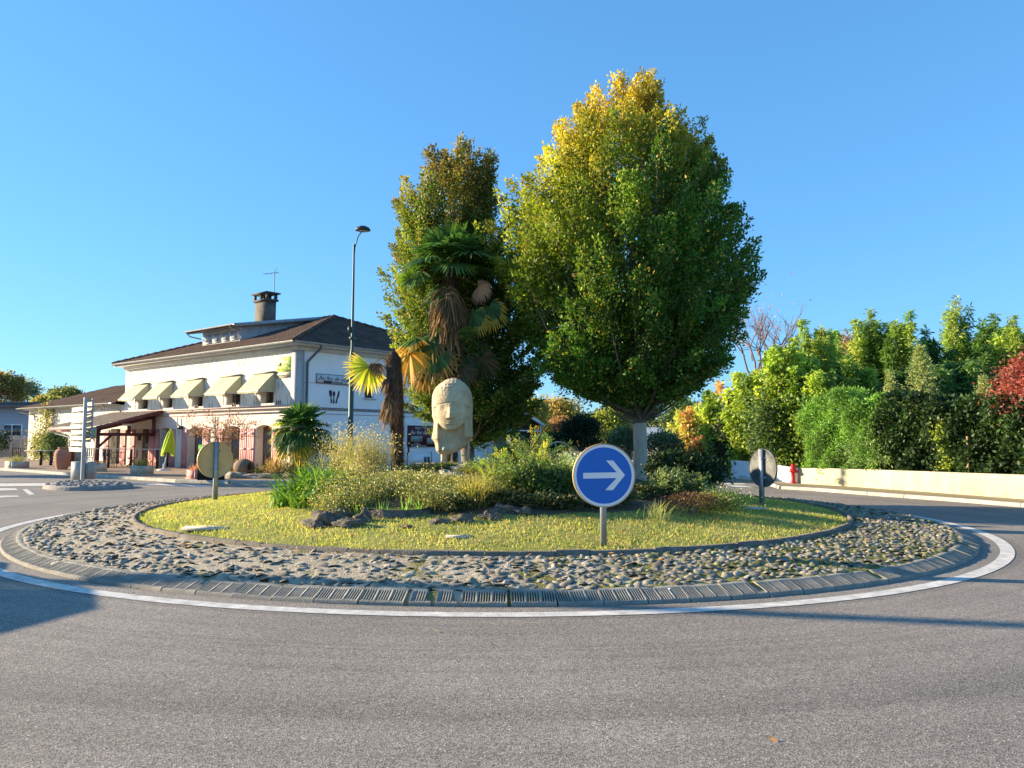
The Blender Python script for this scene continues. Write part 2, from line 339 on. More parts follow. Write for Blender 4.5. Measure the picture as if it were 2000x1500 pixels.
# cobbles set in the mortar
b = MB(); ns_, nv = 9, 3
ua = np.linspace(0, 2*math.pi, ns_, endpoint=False)
tmpl = [(0, 0, 1.)]
for f, zz in ((.55, .80), (.86, .38), (1.0, -.25)): tmpl += [(f*math.cos(q), f*math.sin(q), zz) for q in ua]
tmpl = np.array(tmpl); fq = []
for i in range(ns_): fq.append((0, 1+i, 1+(i+1) % ns_))
for k_ in range(2):
    for i in range(ns_): fq.append((1+k_*ns_+i, 1+(k_+1)*ns_+i, 1+(k_+1)*ns_+(i+1) % ns_, 1+k_*ns_+(i+1) % ns_))
st_V, st_L, st_C, st_cnt = [], [], [], []; off = 0
rows = np.arange(6.40, 7.72, .080)
for r0 in rows:
    m = int(2*math.pi*r0/.125); ph = rng.random()*7
    for j in range(m):
        t_ = ph+2*math.pi*(j+.25*rng.normal())/m; rj = r0+.018*rng.normal(); x = CX+rj*math.cos(t_); y = CY+rj*math.sin(t_)
        left = x < -.3 and y < 15.5 and rj < 7.45; dens = .55 if left else .92
        if y > 19 and rng.random() < .4: continue
        if rng.random() > dens: continue
        s1 = rng.uniform(.038, .072); s2 = s1*rng.uniform(.6, .95); hh = rng.uniform(.009, .020)*(.75 if left else 1.1)
        if rng.random() < .08: hh *= 1.6; s1 *= 1.15
        an = t_+math.pi/2+rng.normal()*.5; tl = rng.normal(size=2)*.25
        V = tmpl*(s1, s2, hh)*(1+.12*rng.normal(size=(len(tmpl), 1))); V[:, 2] += V[:, 0]*tl[0]+V[:, 1]*tl[1]; V = V@rotz(an).T+(x, y, float(zi(x, y))+.002)
        st_V.append(V); g = rng.uniform(.13, .38)*(1 if x < 1 else .9); w_ = rng.normal()*.04; cc = (g*(1.10+w_), g*.98, g*(.76-w_))
        if rng.random() < .10: cc = (g*1.2, g*1.02, g*.82)
        if x > 0 and rng.random() < .22*min(1, x/3): cc = (g*.85, g*.85, g*.35)
        for f in fq: st_L.append([q+off for q in f]); st_C.append(cc)
        off += len(V)
b.V = [np.concatenate(st_V)]; b.n = off; b.L = [np.array([q for f in st_L for q in f])]; b.cnt = [np.array([len(f) for f in st_L])]; b.C = [np.array(st_C)]
struct('cobblestones', b, mat('stone_grey', (.95, .95, .95), .85, .2, 18, .3, 60, attr=True), True)
# ribbed kerb blocks
def block_mesh(Lb, name, cut=0):
    b = MB(); xs = [0.]; gro = [0]; ng = 3 if Lb > .3 else 1
    bps = []
    for g_ in range(ng):
        x0 = Lb*(g_+.5)/ng-.055
        for k_ in range(5):
            a_ = x0+k_*.0235; bps += [(a_, 0), (a_+.001, 1), (a_+.0135, 1), (a_+.0145, 0)]
    cols_ = [(0., 0)]+bps+[(Lb-.0, 0)]
    prof = [(0, -.02, 0), (0, .026, 0), (.012, .036, 0), (.022, .042, 0), (.024, .043, 1), (.186, .098, 1), (.188, .099, 0), (.205, .105, 0), (.25, .108, 0), (.262, .10, 0), (.262, -.02, 0)]
    A = np.zeros((len(prof), len(cols_), 3))
    for i, (y_, z_, g1) in enumerate(prof):
        for j, (x_, g2) in enumerate(cols_): A[i, j] = (x_-Lb/2, y_, z_-(.03 if g1 and g2 else 0))
    if cut:
        xx = (A[..., 0]+Lb/2)/Lb; A[..., 2] -= np.clip(xx-(1-cut), 0, 1)*.25*(A[..., 2] > .06)
    A[..., 2] += .002*np.sin(A[..., 0]*23+cut*9)*(A[..., 2] > 0); b.grid(A); b.poly(A[:, 0][::-1]); b.poly(A[:, -1]); me = b.mesh(name, KB, False); return me
KB = mat('kerb_concrete', (.17, .16, .135), .9, .28, 7, .35, 70, col2=(.33, .305, .255))
kroot = thing('kerb', (CX, CY, 0), None, None, kind='structure')
meshes = {'f': block_mesh(.41, 'kerb_block'), 'c': block_mesh(.41, 'kerb_block_chipped', .22), 's': block_mesh(.2, 'kerb_block_short', .3), 't': block_mesh(.14, 'kerb_block_stub', .5)}
ang = math.radians(135); end = math.radians(135+292); seq = []; 
while ang < end:
    deg = math.degrees(ang); kind = 'f'
    if 262 < deg < 272: kind = ['f', 's', 's', 'f', 't', 's', 'c'][len([1 for q in seq if q == 1]) % 7]; seq.append(1)
    elif rng.random() < .13: kind = 'c'
    Lb = {'f': .41, 'c': .41, 's': .2, 't': .14}[kind]; gap = rng.uniform(.006, .020)+(.03 if 262 < deg < 272 else 0)
    mid = ang+(Lb/2)/8.0
    o = bpy.data.objects.new('kerb_block', meshes[kind]); COL.objects.link(o); o.parent = kroot
    R_ = 8.0; o.location = (R_*math.cos(mid), R_*math.sin(mid), -.004*rng.random()); o.rotation_euler = (rng.normal()*.012, rng.normal()*.012, mid+math.pi/2+rng.normal()*.008)
    ang += (Lb+gap)/8.0
    if len(kroot.children) >= 99: break
b = MB(); n = int((ang0 := (2*math.pi-(ang-math.radians(135))))/(.42/8.0))
for i in range(max(n, 1)):
    t0 = ang+i*ang0/n+.001; t1 = ang+(i+1)*ang0/n-.001; aa = np.linspace(t0, t1, 3)
    A = np.array([[(CX+(8-y_)*np.cos(t_), CY+(8-y_)*np.sin(t_), z_) for t_ in aa] for y_, z_ in ((0, -.02), (0, .035), (.2, .10), (.262, .105), (.262, -.02))]); b.grid(A)
o = b.build('kerb_block_row', KB, kroot); o['kind'] = 'stuff'

# ================================================================== generic plants
def blades(b, cen, n, L0, L1, spread, droop, w, cols, seg=4, base=.05, rg=rng, up=1.):
    th = rg.random(n)*2*math.pi; L = rg.uniform(L0, L1, n); sp = np.abs(rg.normal(size=n))*spread; dr = droop*rg.uniform(.4, 1.4, n)
    dx = np.cos(th); dy = np.sin(th); bs = np.stack([cen[0]+base*rg.normal(size=n), cen[1]+base*rg.normal(size=n), np.full(n, cen[2]-.02)], -1)
    tt = np.linspace(0, 1, seg+1); pts = []
    for t in tt:
        rad = L*(sp*t+dr*t*t); z = L*(t*up*np.sqrt(np.clip(1-sp**2*.5, .2, 1))-dr*.75*t**2.4); pts.append(bs+np.stack([dx*rad, dy*rad, z], -1))
    side = np.stack([-dy, dx, np.zeros(n)], -1); ro = rg.normal(size=(n, 1))*.6; side = unit(side+ro*np.stack([dx, dy, np.zeros(n)], -1))
    C = pal(cols, n, .15, rg)
    for i in range(seg):
        w0 = w*(1-.85*abs(tt[i]-.35)/.65 if i else .6); w1 = w*(max(.05, 1-.95*abs(tt[i+1]-.35)/.65))
        b.quads(np.stack([pts[i]-side*w0/2, pts[i]+side*w0/2, pts[i+1]+side*w1/2, pts[i+1]-side*w1/2], 1), C)
    return pts[-1]
def clump_leaves(b, cen, rad, n, size, cols, asp=.5, hang=0., nclump=None, rg=rng, sharp=.28, w=None):
    """leaf clumps through an ellipsoid volume, biased to the shell"""
    cen = np.array(cen); rad = np.array(rad); nc = nclump or max(8, n//60)
    u = unit(rg.normal(size=(nc, 3))); u[:, 2] = np.where(u[:, 2] < -.55, -u[:, 2], u[:, 2]); rr = rg.uniform(.45, 1., nc)**.6; cc = u*rr[:, None]*.88
    idx = rg.integers(0, nc, n); q = cc[idx]+sharp*rg.normal(size=(n, 3))*np.array((1, 1, .85))*.62; Pn = cen+q*rad
    Pn[:, 2] = np.maximum(Pn[:, 2], cen[2]-rad[2]*.98)
    ccol = pal(cols, nc, .18, rg, w); C = np.clip(ccol[idx]*(1+.15*rg.normal(size=(n, 1))), .004, 1)
    b.quads(leafq(Pn, size*rg.uniform(.7, 1.3, n), q*.8, asp, hang, rg), C); return cc*rad+cen
def shrub(name, cen, rad, n, size, cols, label, cat='shrub', group=None, asp=.5, hang=0., M=None, stems=7, **kw):
    """cen = ground point; rad = half extents"""
    t = thing(name, tuple(cen), label, cat, group); b = MB(); c0 = (cen[0], cen[1], cen[2]+rad[2]*.98)
    cl = clump_leaves(b, c0, rad, n, size, cols, asp, hang, **kw); b.build('foliage', M or LEAF, t)
    s = MB()
    for i in rng.integers(0, len(cl), stems):
        p = cl[i]; bs = np.array((cen[0]+.1*rad[0]*rng.normal(), cen[1]+.1*rad[0]*rng.normal(), cen[2]-.05)); m = (bs+p)/2; m[:2] = bs[:2]*.6+p[:2]*.4
        s.tube([bs, m, p], [.012+.012*rad[2], .008+.006*rad[2], .004], 5)
    s.build('stem', BARK, t); return t
def prof_env(prof, Y):
    prof = sorted(prof, key=lambda q: -q[0]); zs, cx, hw = [], [], []
    for y, xl, xr in prof:
        a_ = P(xl, y, Y); d_ = P(xr, y, Y); zs.append((a_[2]+d_[2])/2); cx.append((a_[0]+d_[0])/2); hw.append((d_[0]-a_[0])/2*.985)
    return np.array(zs), np.array(cx), np.array(hw)
def tree(name, base, Y, prof, nplume, nleaf, size, colf, label, cat='tree', group=None, trunk_r=.17, dr=1., M=None, barkm=None, sig=.2, asp=.55, hang=-.1, inner=.5, plen=.9, up=.85, rg=rng):
    zs, cx, hw = prof_env(prof, Y); z0 = base[2]; zb, zt = zs[0], zs[-1]; zf = z0+(zb-z0)*.72
    t = thing(name, tuple(base), label, cat, group); tr = MB(); br = MB(); lf = MB(); lean = np.array((base[0], Y, zf))
    path = [np.array(base)-(0, 0, .1), np.array(base)+(0, 0, .15), (np.array(base)+lean)/2+(.02, 0, 0), lean]; tr.tube(path, [trunk_r*1.5, trunk_r*1.12, trunk_r, trunk_r*1.02], 12)
    zz = np.linspace(zb, zt, 200); wz = np.interp(zz, zs, hw)+.08; wz /= wz.sum(); aP, aB, aC = [], [], []; per = nleaf//nplume
    lob = rg.random(5)*6.28
    for i in range(nplume):
        z = rg.choice(zz, p=wz); az = rg.random()*2*math.pi; w = np.interp(z, zs, hw)*(1+.055*math.sin(az*3+z*2.1+lob[0])+.04*math.sin(az*7-z*3.3+lob[1])); L = plen*rg.uniform(.6, 1.2)*(1 if z > zb+.8 else .7)
        r = w*math.sqrt(rg.uniform(inner**2, 1.)); tip = np.array((np.interp(z, zs, cx)+r*math.cos(az), Y+r*dr*math.sin(az), z)); k_ = r/max(w, .1); zn = (z-zb)/(zt-zb)
        d = unit(np.array((math.cos(az)*k_*(.9-.55*zn), math.sin(az)*k_*(.9-.55*zn), up*(.35+.65*min(1, zn*2.5))))); p0 = tip-d*L
        if i % 2 == 0:
            st = lean+rg.normal(size=3)*.04+(0, 0, max(0, min(p0[2]-zf-.5, (zt-zf)*.35*rg.random()))); c1 = st+(p0-st)*np.array((.7, .7, .25)); tt = np.linspace(0, 1, 7)[:, None]; bz = (1-tt)**2*st+2*tt*(1-tt)*c1+tt**2*p0; pth = np.concatenate([bz, [tip-d*.1]]); br.tube(pth, np.linspace(trunk_r*(.30 if i % 14 == 0 else .10), .004, 8), 5, cap=False)
        m = int(per*rg.uniform(.6, 1.5)); f = rg.random((m, 1))**.9; aa = rg.random(m)*6.28; sg = sig*(1.15-.85*f[:, 0])*np.sqrt(rg.random(m))*1.5; o = np.stack([np.cos(aa)*sg, np.sin(aa)*sg, .4*sg*rg.normal(size=m)], -1)
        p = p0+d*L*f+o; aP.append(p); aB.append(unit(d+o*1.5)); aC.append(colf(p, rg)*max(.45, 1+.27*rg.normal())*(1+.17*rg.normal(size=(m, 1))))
    Pn = np.concatenate(aP); lf.quads(leafq(Pn, size*rg.uniform(.65, 1.3, len(Pn)), np.concatenate(aB), asp, hang, rg), np.clip(np.concatenate(aC), .004, 1))
    for q in range(7):
        az = q*.9; e = lean+np.array((math.cos(az)*.5, math.sin(az)*.5, 1.3)); br.tube([np.array(path[2])*.35+lean*.65, lean+(np.array((math.cos(az), math.sin(az), 0))*.14)+(0, 0, .25), e, e+(math.cos(az)*.35, math.sin(az)*.35, 1.5)], [trunk_r*.55, trunk_r*.42, trunk_r*.28, .03], 7)
    bk = barkm or BARK; tr.build('trunk', bk, t, smooth=True); br.build('branches', BARK, t, smooth=True); lf.build('crown', M or LEAF, t); return t

# ================================================================== BIG TREES
def col1(p, rg):     # right hornbeam: yellow-orange top, green body; sunlit left and shaded right painted in
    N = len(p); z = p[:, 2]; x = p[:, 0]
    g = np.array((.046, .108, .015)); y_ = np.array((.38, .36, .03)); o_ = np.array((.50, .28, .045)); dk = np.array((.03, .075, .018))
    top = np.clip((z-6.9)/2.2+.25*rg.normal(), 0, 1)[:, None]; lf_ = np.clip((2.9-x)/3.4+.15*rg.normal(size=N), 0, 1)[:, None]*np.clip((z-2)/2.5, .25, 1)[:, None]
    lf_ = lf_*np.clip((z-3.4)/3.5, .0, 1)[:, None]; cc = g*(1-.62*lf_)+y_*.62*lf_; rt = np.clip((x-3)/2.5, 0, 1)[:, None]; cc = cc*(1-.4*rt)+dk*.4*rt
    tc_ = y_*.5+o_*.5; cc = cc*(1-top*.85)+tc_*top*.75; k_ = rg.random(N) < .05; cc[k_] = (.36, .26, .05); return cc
def col2(p, rg):  # rusty autumn top; sunlight on the left side painted as yellower leaves
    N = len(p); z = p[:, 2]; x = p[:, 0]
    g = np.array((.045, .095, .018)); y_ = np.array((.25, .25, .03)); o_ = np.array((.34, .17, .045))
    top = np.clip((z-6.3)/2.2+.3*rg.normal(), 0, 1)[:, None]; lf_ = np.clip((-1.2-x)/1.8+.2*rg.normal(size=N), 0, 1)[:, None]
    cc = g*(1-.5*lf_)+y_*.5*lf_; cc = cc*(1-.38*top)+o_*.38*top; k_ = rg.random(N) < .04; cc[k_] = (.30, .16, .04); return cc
prof1 = [(150, 1195, 1282), (200, 1128, 1300), (250, 1078, 1365), (300, 1045, 1405), (350, 985, 1430), (400, 965, 1445), (450, 945, 1465), (500, 938, 1478), (550, 958, 1478), (600, 975, 1476), (650, 1005, 1464), (700, 1028, 1448), (735, 1062, 1405), (765, 1110, 1365), (780, 1165, 1320)]
prof2 = [(262, 868, 902), (300, 825, 968), (340, 798, 988), (380, 770, 998), (430, 752, 1010), (500, 745, 1015), (600, 748, 1025), (650, 750, 1060), (700, 758, 1092), (750, 768, 1092), (800, 790, 1060), (845, 830, 1015)]
b1 = P(1250, 947, 17.0)
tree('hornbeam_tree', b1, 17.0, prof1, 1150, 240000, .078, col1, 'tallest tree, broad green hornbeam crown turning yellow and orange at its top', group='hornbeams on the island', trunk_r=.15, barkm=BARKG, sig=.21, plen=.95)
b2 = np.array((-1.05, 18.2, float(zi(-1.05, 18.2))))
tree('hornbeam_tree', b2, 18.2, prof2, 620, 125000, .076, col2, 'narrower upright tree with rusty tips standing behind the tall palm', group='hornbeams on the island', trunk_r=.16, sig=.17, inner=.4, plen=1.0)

# ================================================================== PALMS
def fan(b, hub, axis, R, cols, n=34, span=150, droop=.35, fold=.15, w=.028, rg=rng, tipcol=None, sidev=None):
    """fan leaf: blades radiating in the plane spanned by axis (direction away from petiole) and a side vector"""
    axis = unit(np.array(axis, float)); side = unit(np.cross(axis, (0, 0, 1.))+1e-6) if sidev is None else unit(np.array(sidev, float)-axis*np.dot(axis, sidev)); nrm = np.cross(side, axis)
    al = np.radians(np.linspace(-span, span, n))+rg.normal(size=n)*.02; L = R*(.82+.18*np.cos(al*.8))*rg.uniform(.9, 1.06, n)
    d = np.cos(al)[:, None]*axis+np.sin(al)[:, None]*side+nrm*(rg.normal(size=(n, 1))*.05+fold); d = unit(d); C = pal(cols, n, .15, rg)
    s = unit(np.cross(d, nrm+.3*rg.normal(size=(n, 3)))); tt = [0, .3, .62, .85, 1.]; ww = [.25, .85, .9, .5, .06]; pts = []
    for t in tt:
        q = hub+d*(L*t)[:, None]; q[:, 2] -= droop*R*(t**2.6)*rg.uniform(.85, 1.15); pts.append(q)
    Wd = R*math.radians(2*span)/n*.30+w*.3
    for i in range(4):
        cc = C if tipcol is None or i < 2 else (C*(.5 if i == 2 else .15)+np.array(tipcol)*(.5 if i == 2 else .85))
        b.quads(np.stack([pts[i]-s*Wd*ww[i], pts[i]+s*Wd*ww[i], pts[i+1]+s*Wd*ww[i+1], pts[i+1]-s*Wd*ww[i+1]], 1), cc)
def hairy_trunk(b, path, rad, nf, cols, rg=rng, Lf=.12):
    b.tube(path, rad, 12, (.09, .06, .04)); path = np.array(path); k = len(path)-1
    t = rg.random(nf)*k; i = np.minimum(t.astype(int), k-1); f = (t-i)[:, None]; p = path[i]*(1-f)+path[i+1]*f; r = np.interp(t, range(k+1), rad)
    a = rg.random(nf)*2*math.pi; o = np.stack([np.cos(a), np.sin(a), np.zeros(nf)], -1); p0 = p+o*r[:, None]*.9; L = Lf*rg.uniform(.4, 1.4, nf)[:, None]
    p1 = p0+o*L*.55+np.array((0, 0, -1))*L*rg.uniform(.2, 1, (nf, 1)); s = np.stack([-o[:, 1], o[:, 0], np.zeros(nf)], -1)*.007
    b.quads(np.stack([p0-s, p0+s, p1+s*.4, p1-s*.4], 1), pal(cols, nf, .25, rg))
GRN = [(.035, .085, .022), (.05, .11, .03), (.03, .07, .02)]; YEL = [(.42, .30, .03), (.36, .33, .04), (.5, .27, .03)]; DEAD = [(.10, .06, .035), (.15, .09, .05), (.07, .045, .03)]
TRH = mat('palm_fibre', (1, 1, 1), .95, .15, 9, attr=True)
HAIR = [(.11, .065, .04), (.16, .10, .06), (.07, .045, .03)]
def palm(name, base, top, r0, r1, leaves, label, dead=[], nf=2600, group='palms', extra=None, bend=0):
    t = thing(name, tuple(base), label, 'palm tree', group); b = MB(); base = np.array(base, float); top = np.array(top, float)
    path = [base-(0, 0, .1), base*.66+top*.34+(bend, 0, 0), base*.33+top*.67+(bend, 0, 0), top]; hairy_trunk(b, path+[top+np.array((.0, 0, .16))], [r0, (r0*2+r1)/3, r1, r1*1.0, .03], nf, HAIR); b.build('trunk', TRH, t)
    for kind, lst in (('frond', leaves), ('dead_frond', dead)):
        for (az, el, pl, R, cols, droop, tip) in lst:
            b = MB(); d = np.array((math.cos(az)*math.cos(el), math.sin(az)*math.cos(el), math.sin(el))); z0 = top-(0, 0, rng.uniform(0, .12) if kind == 'frond' else rng.uniform(.1, 1.1))
            mid = z0+d*pl*.55; hub = z0+d*pl-(0, 0, pl*droop*.35); b.tube([z0, mid, hub], [.016, .011, .008], 5, (.09, .13, .03) if kind == 'frond' else (.12, .07, .04))
            ax = unit(hub-mid); fan(b, hub, ax-np.array((0, 0, droop*.5)), R, cols, droop=droop, tipcol=tip); b.build(kind, LEAF if kind == 'frond' else STRAW, t)
    return t
def spiral(n, elf, R, pl, cols, droop, tip=None, a0=0.):
    out = []
    for i in range(n):
        e = elf(i/n); out.append((a0+i*2.4, e, pl*rng.uniform(.85, 1.15), R*rng.uniform(.88, 1.1), cols, droop*(1.1-.6*max(e, 0)), tip))
    return out
DKS = [(.04, .05, .02), (.07, .045, .025), (.05, .035, .02), (.03, .06, .02)]
Yp = 16.6; pb = onI(880, Yp); pt_ = P(880, 520, Yp)
lv = spiral(24, lambda f: 1.25-1.15*f, .62, .62, GRN, .42)
T1 = palm('palm_tree', pb, pt_, .16, .13, lv, 'tall shaggy palm rising behind the stone head with a skirt of dead fronds', nf=5000, group=None,
     dead=[(a_, -.9-.35*rng.random(), .35, .5, DEAD, .9, None) for a_ in rng.random(16)*6.28])
# lower skirt and yellowing fronds of the tall palm
for (px, py, R, cols, el, ax, tip) in [(812, 660, .52, GRN, 0, (-.9, -.3, -.35), (.5, .24, .03)), (800, 690, .55, YEL, 0, (-.35, -.2, -.95), (.42, .2, .03)), (925, 612, .42, GRN, 0, (.25, -.3, -.9), (.5, .30, .03)), (955, 600, .42, GRN, 0, (.5, -.3, -.8), (.45, .28, .03)), (850, 690, .62, GRN, 0, (-.2, -.5, -.9), (.3, .13, .03)), (900, 690, .42, DKS, 0, (.2, -.5, -.9), None), (870, 660, .42, DKS, 0, (0, -.6, -.85), None), (925, 680, .42, DKS, 0, (.5, -.2, -.9), None), (840, 655, .55, GRN, 0, (-.5, -.4, -.7), (.25, .15, .03)), (890, 650, .55, GRN, 0, (.1, .6, -.8), None), (935, 560, .3, [(.35, .22, .16)], 0, (.8, -.3, -.3), (.3, .17, .12)), (800, 545, .28, [(.14, .22, .03)], 0, (-.4, -.3, .8), None), (860, 560, .4, GRN, 0, (-.5, -.4, -.9), None), (820, 530, .4, GRN, 0, (-.8, -.3, -.6), None), (940, 700, .42, DKS, 0, (.55, .3, -.9), None), (900, 720, .42, DKS, 0, (0, -.5, -1), None), (830, 720, .42, DKS, 0, (-.4, -.2, -1), (.3, .16, .03))]:
    b = MB(); hub = P(px, py, Yp-.35*rng.random()); tk = np.array((pt_[0], Yp, hub[2]+.25)); b.tube([tk, (tk+hub)/2+(0, 0, .08), hub], [.015, .011, .008], 5, (.12, .10, .04))
    fan(b, hub, ax, R*1.12, cols, n=32, span=120, droop=.3, tipcol=tip, sidev=(1, -.3, .25)); b.build('frond' if cols not in (DEAD, DKS) else 'dead_frond', LEAF if cols not in (DEAD, DKS) else STRAW, T1)
b = MB(); z_ = rng.uniform(3.1, 4.6, 260); a_ = rng.random(260)*6.28; r_ = .12+.0*z_
p0 = np.stack([pt_[0]+r_*np.cos(a_), Yp+r_*np.sin(a_), z_], -1); o_ = np.stack([np.cos(a_), np.sin(a_), np.zeros(260)], -1)
for t0_, t1_, k0, k1 in ((0, .5, 0, .05), (.5, 1, .05, .45)):
    q0 = p0+o_*.3*t0_-np.array((0, 0, 1))*k0+o_*0; q1 = p0+o_*.3*t1_-np.array((0, 0, 1))*k1; s_ = np.stack([-o_[:, 1], o_[:, 0], 0*a_], -1)*.013
    b.quads(np.stack([q0-s_, q0+s_, q1+s_*.6, q1-s_*.6], 1), pal([(.30, .2, .13), (.2, .12, .07), (.14, .09, .05)], 260))
b.build('leaf_stubs', STRAW, T1)
Y2 = 15.7; pb2 = onI(778, Y2); pt2 = P(768, 700, Y2)
T2 = palm('palm_tree', pb2, pt2, .10, .155, [], 'leafless-topped hairy palm trunk with one yellow fan frond held out to its left', nf=5200, group=None, bend=.02,
     dead=[(a_, .3-1.2*rng.random(), .16, .19, DEAD, .9, None) for a_ in rng.random(14)*6.28])
b = MB(); hub = P(722, 716, Y2-.1); b.tube([pt2+(0, 0, .0), (pt2+hub)/2+(0, 0, .1), hub], [.014, .011, .008], 5, (.16, .12, .04)); fan(b, hub, (-.55, -.1, -.75), .58, [(.30, .34, .04), (.38, .36, .04)], n=38, span=95, droop=.06, tipcol=(.6, .42, .10), sidev=(1, .35, -.5)); b.build('frond', LEAF, T2)
b = MB(); fan(b, hub+(.12, .05, .06), (.3, -.3, -.9), .26, DEAD, n=24, span=100, droop=.5); b.build('dead_frond', STRAW, T2)
Y3 = 27.3; pb3 = P(589, 925, Y3); pb3[2] = .1; pt3 = P(588, 838, Y3)
palm('palm_tree', pb3, pt3, .2, .2, spiral(30, lambda f: 1.3-1.75*f, .62, .62, GRN, .45)+[(2.6+.8*q, -.35-.1*q, .6, .6, [(.2, .22, .03), (.28, .28, .04)], .6, (.5, .33, .04)) for q in range(4)]+[(3.5, .5, .6, .6, [(.2, .26, .03)], .4, (.45, .42, .05)), (2.8, .1, .7, .6, [(.28, .28, .04)], .5, (.5, .35, .04))], 'short bushy palm at the corner of the white restaurant', nf=1500, group=None, dead=[(3.9, -1.2, .3, .35, DEAD, 1, None), (5.2, -1.2, .3, .35, DEAD, 1, None)])

# ================================================================== ISLAND PLANTS
BG = 'plants in the island bed'
def hq(px, Y, yt): return (P(px, yt, Y)[2]-onI(px, Y)[2])*1.22
def tuft(name, px, Y, n, L0, L1, spread, droop, w, cols, label, cat='plant', base=.08, M=None, part='blades', up=1., heads=None, zoff=0):
    p = onI(px, Y); t = thing(name, p, label, cat, BG); b = MB(); tips = blades(b, p, n, L0, L1, spread, droop, w, cols, base=base, up=up); b.build(part, M or LEAF, t)
    if heads:
        h = MB(); N = heads[0]; tp = tips[rng.integers(0, len(tips), N)]+rng.normal(size=(N, 3))*.05; h.quads(leafq(tp, heads[1], None, .8), pal(heads[2], N)); h.build('flower_heads', LEAF, t)['kind'] = 'stuff'
    return t
STRAP = [(.08, .17, .02), (.13, .23, .03), (.20, .30, .04), (.05, .11, .02)]
for px, Y, L in [(585, 12.7, hq(585, 12.7, 925)*1.15), (612, 13.1, hq(612, 13.1, 905)*1.1), (570, 12.2, .36), (632, 12.6, hq(632, 12.6, 912)*1.1), (600, 12.0, .38), (640, 13.4, hq(640, 13.4, 905)*1.1)]:
    tuft('strap_leaf_plant', px, Y, 105, L*.7, L*1.2, .45, .6, .05, STRAP, {585: 'bright green strap-leaved clump at the left end of the island bed', 612: 'tall bright green strap-leaved clump behind the leftmost clump', 570: 'low pale-tipped strap-leaved clump spilling onto the lawn at far left', 632: 'strap-leaved clump just right of the leftmost bright green clumps', 600: 'lowest front strap-leaved clump beside the dark rocks', 640: 'rear strap-leaved clump below the tall dry grass'}[px], base=.14)
OLV = [(.13, .15, .04), (.20, .20, .06), (.28, .22, .09), (.08, .11, .03), (.06, .09, .02)]
STR = [(.34, .26, .14), (.42, .34, .2), (.24, .2, .09), (.16, .17, .06)]
PALEH = [(.62, .58, .45), (.5, .46, .3)]
def perennial(px, Y, n, h, spread, cols, label, leafn=900, heads=None, name='perennial', cat='plant', ls=.05, w=.008):
    p = onI(px, Y); t = thing(name, p, label, cat, BG); b = MB(); tips = blades(b, p, n, h*.6, h*1.05, spread, .12, w, cols, base=.16); 
    i = rng.integers(0, len(tips), leafn); f = rng.uniform(.2, 1, leafn)[:, None]; bs = np.array(p)+rng.normal(size=(leafn, 3))*(.13, .13, 0); q = bs*(1-f)+tips[i]*f+rng.normal(size=(leafn, 3))*.035
    lb = MB(); lb.quads(leafq(q, ls*rng.uniform(.6, 1.3, leafn), (0, 0, .5), .38), pal(cols, leafn, .22)); b.build('stems', STRAW, t); lb.build('leaves', LEAF, t)
    if heads:
        hb = MB(); N = heads; tp = tips[rng.integers(0, len(tips), N)]+rng.normal(size=(N, 3))*.05; hb.quads(leafq(tp, .022, None, .9), pal(PALEH, N)); hb.build('seed_heads', LEAF, t)['kind'] = 'stuff'
    return t
for px, Y, n, h, sp, lab in [(668, 12.4, 90, hq(668, 12.4, 925), .25, 'loose olive-green perennial right of the strap-leaved clumps'), (652, 11.6, 80, hq(652, 11.6, 965), .35, 'low leafy perennial above the dark rocks'), (705, 12.2, 90, hq(705, 12.2, 938), .22, 'yellow-green upright perennial left of the pond'), (740, 12.6, 60, hq(740, 12.6, 932), .2, 'sparse brown-stemmed perennial behind the pond edge'), (688, 11.5, 60, hq(688, 11.5, 965), .35, 'small mixed-green perennial on top of the dark rocks')]:
    perennial(px, Y, n, h, sp, OLV, lab, 900, 30)
for px, Y, n, h, lab in [(670, 14.6, 150, hq(670, 14.6, 845), 'tall dry feathery grass clump left of the lamp post'), (705, 14.2, 170, hq(705, 14.2, 835), 'tall dry feathery grass clump in front of the lamp post'), (742, 14.4, 140, hq(742, 14.4, 855), 'dry feathery grass clump beside the hairy palm trunk'), (690, 13.4, 120, hq(690, 13.4, 905), 'shorter dry grass clump below the lamp post')]:
    perennial(px, Y, n, h, .24, STR+[(.22, .25, .05)], lab, 1300, 90, 'feathery_grass', 'ornamental grass', .045, .006)
for px, Y, n, h, lab in [(795, 13.0, 110, hq(795, 13.0, 922), 'bushy aster gone to pale seed right of the hairy palm trunk'), (835, 12.6, 130, hq(835, 12.6, 924), 'bushy aster gone to seed in front of the stone slab'), (870, 12.3, 110, hq(870, 12.3, 928), 'seeding aster with white tufts below the stone head'), (805, 12.0, 90, hq(805, 12.0, 948), 'low seeding aster behind the green pond'), (850, 11.6, 90, hq(850, 11.6, 952), 'dense low aster right of the pond'), (770, 13.4, 80, hq(770, 13.4, 925), 'trailing brownish aster at the foot of the hairy palm'), (905, 12.7, 100, hq(905, 12.7, 935), 'seeding aster right of the stone slab')]:
    perennial(px, Y, n, h, .42, OLV+[(.3, .26, .12)], lab, 1500, 110, 'aster', 'plant', .042)
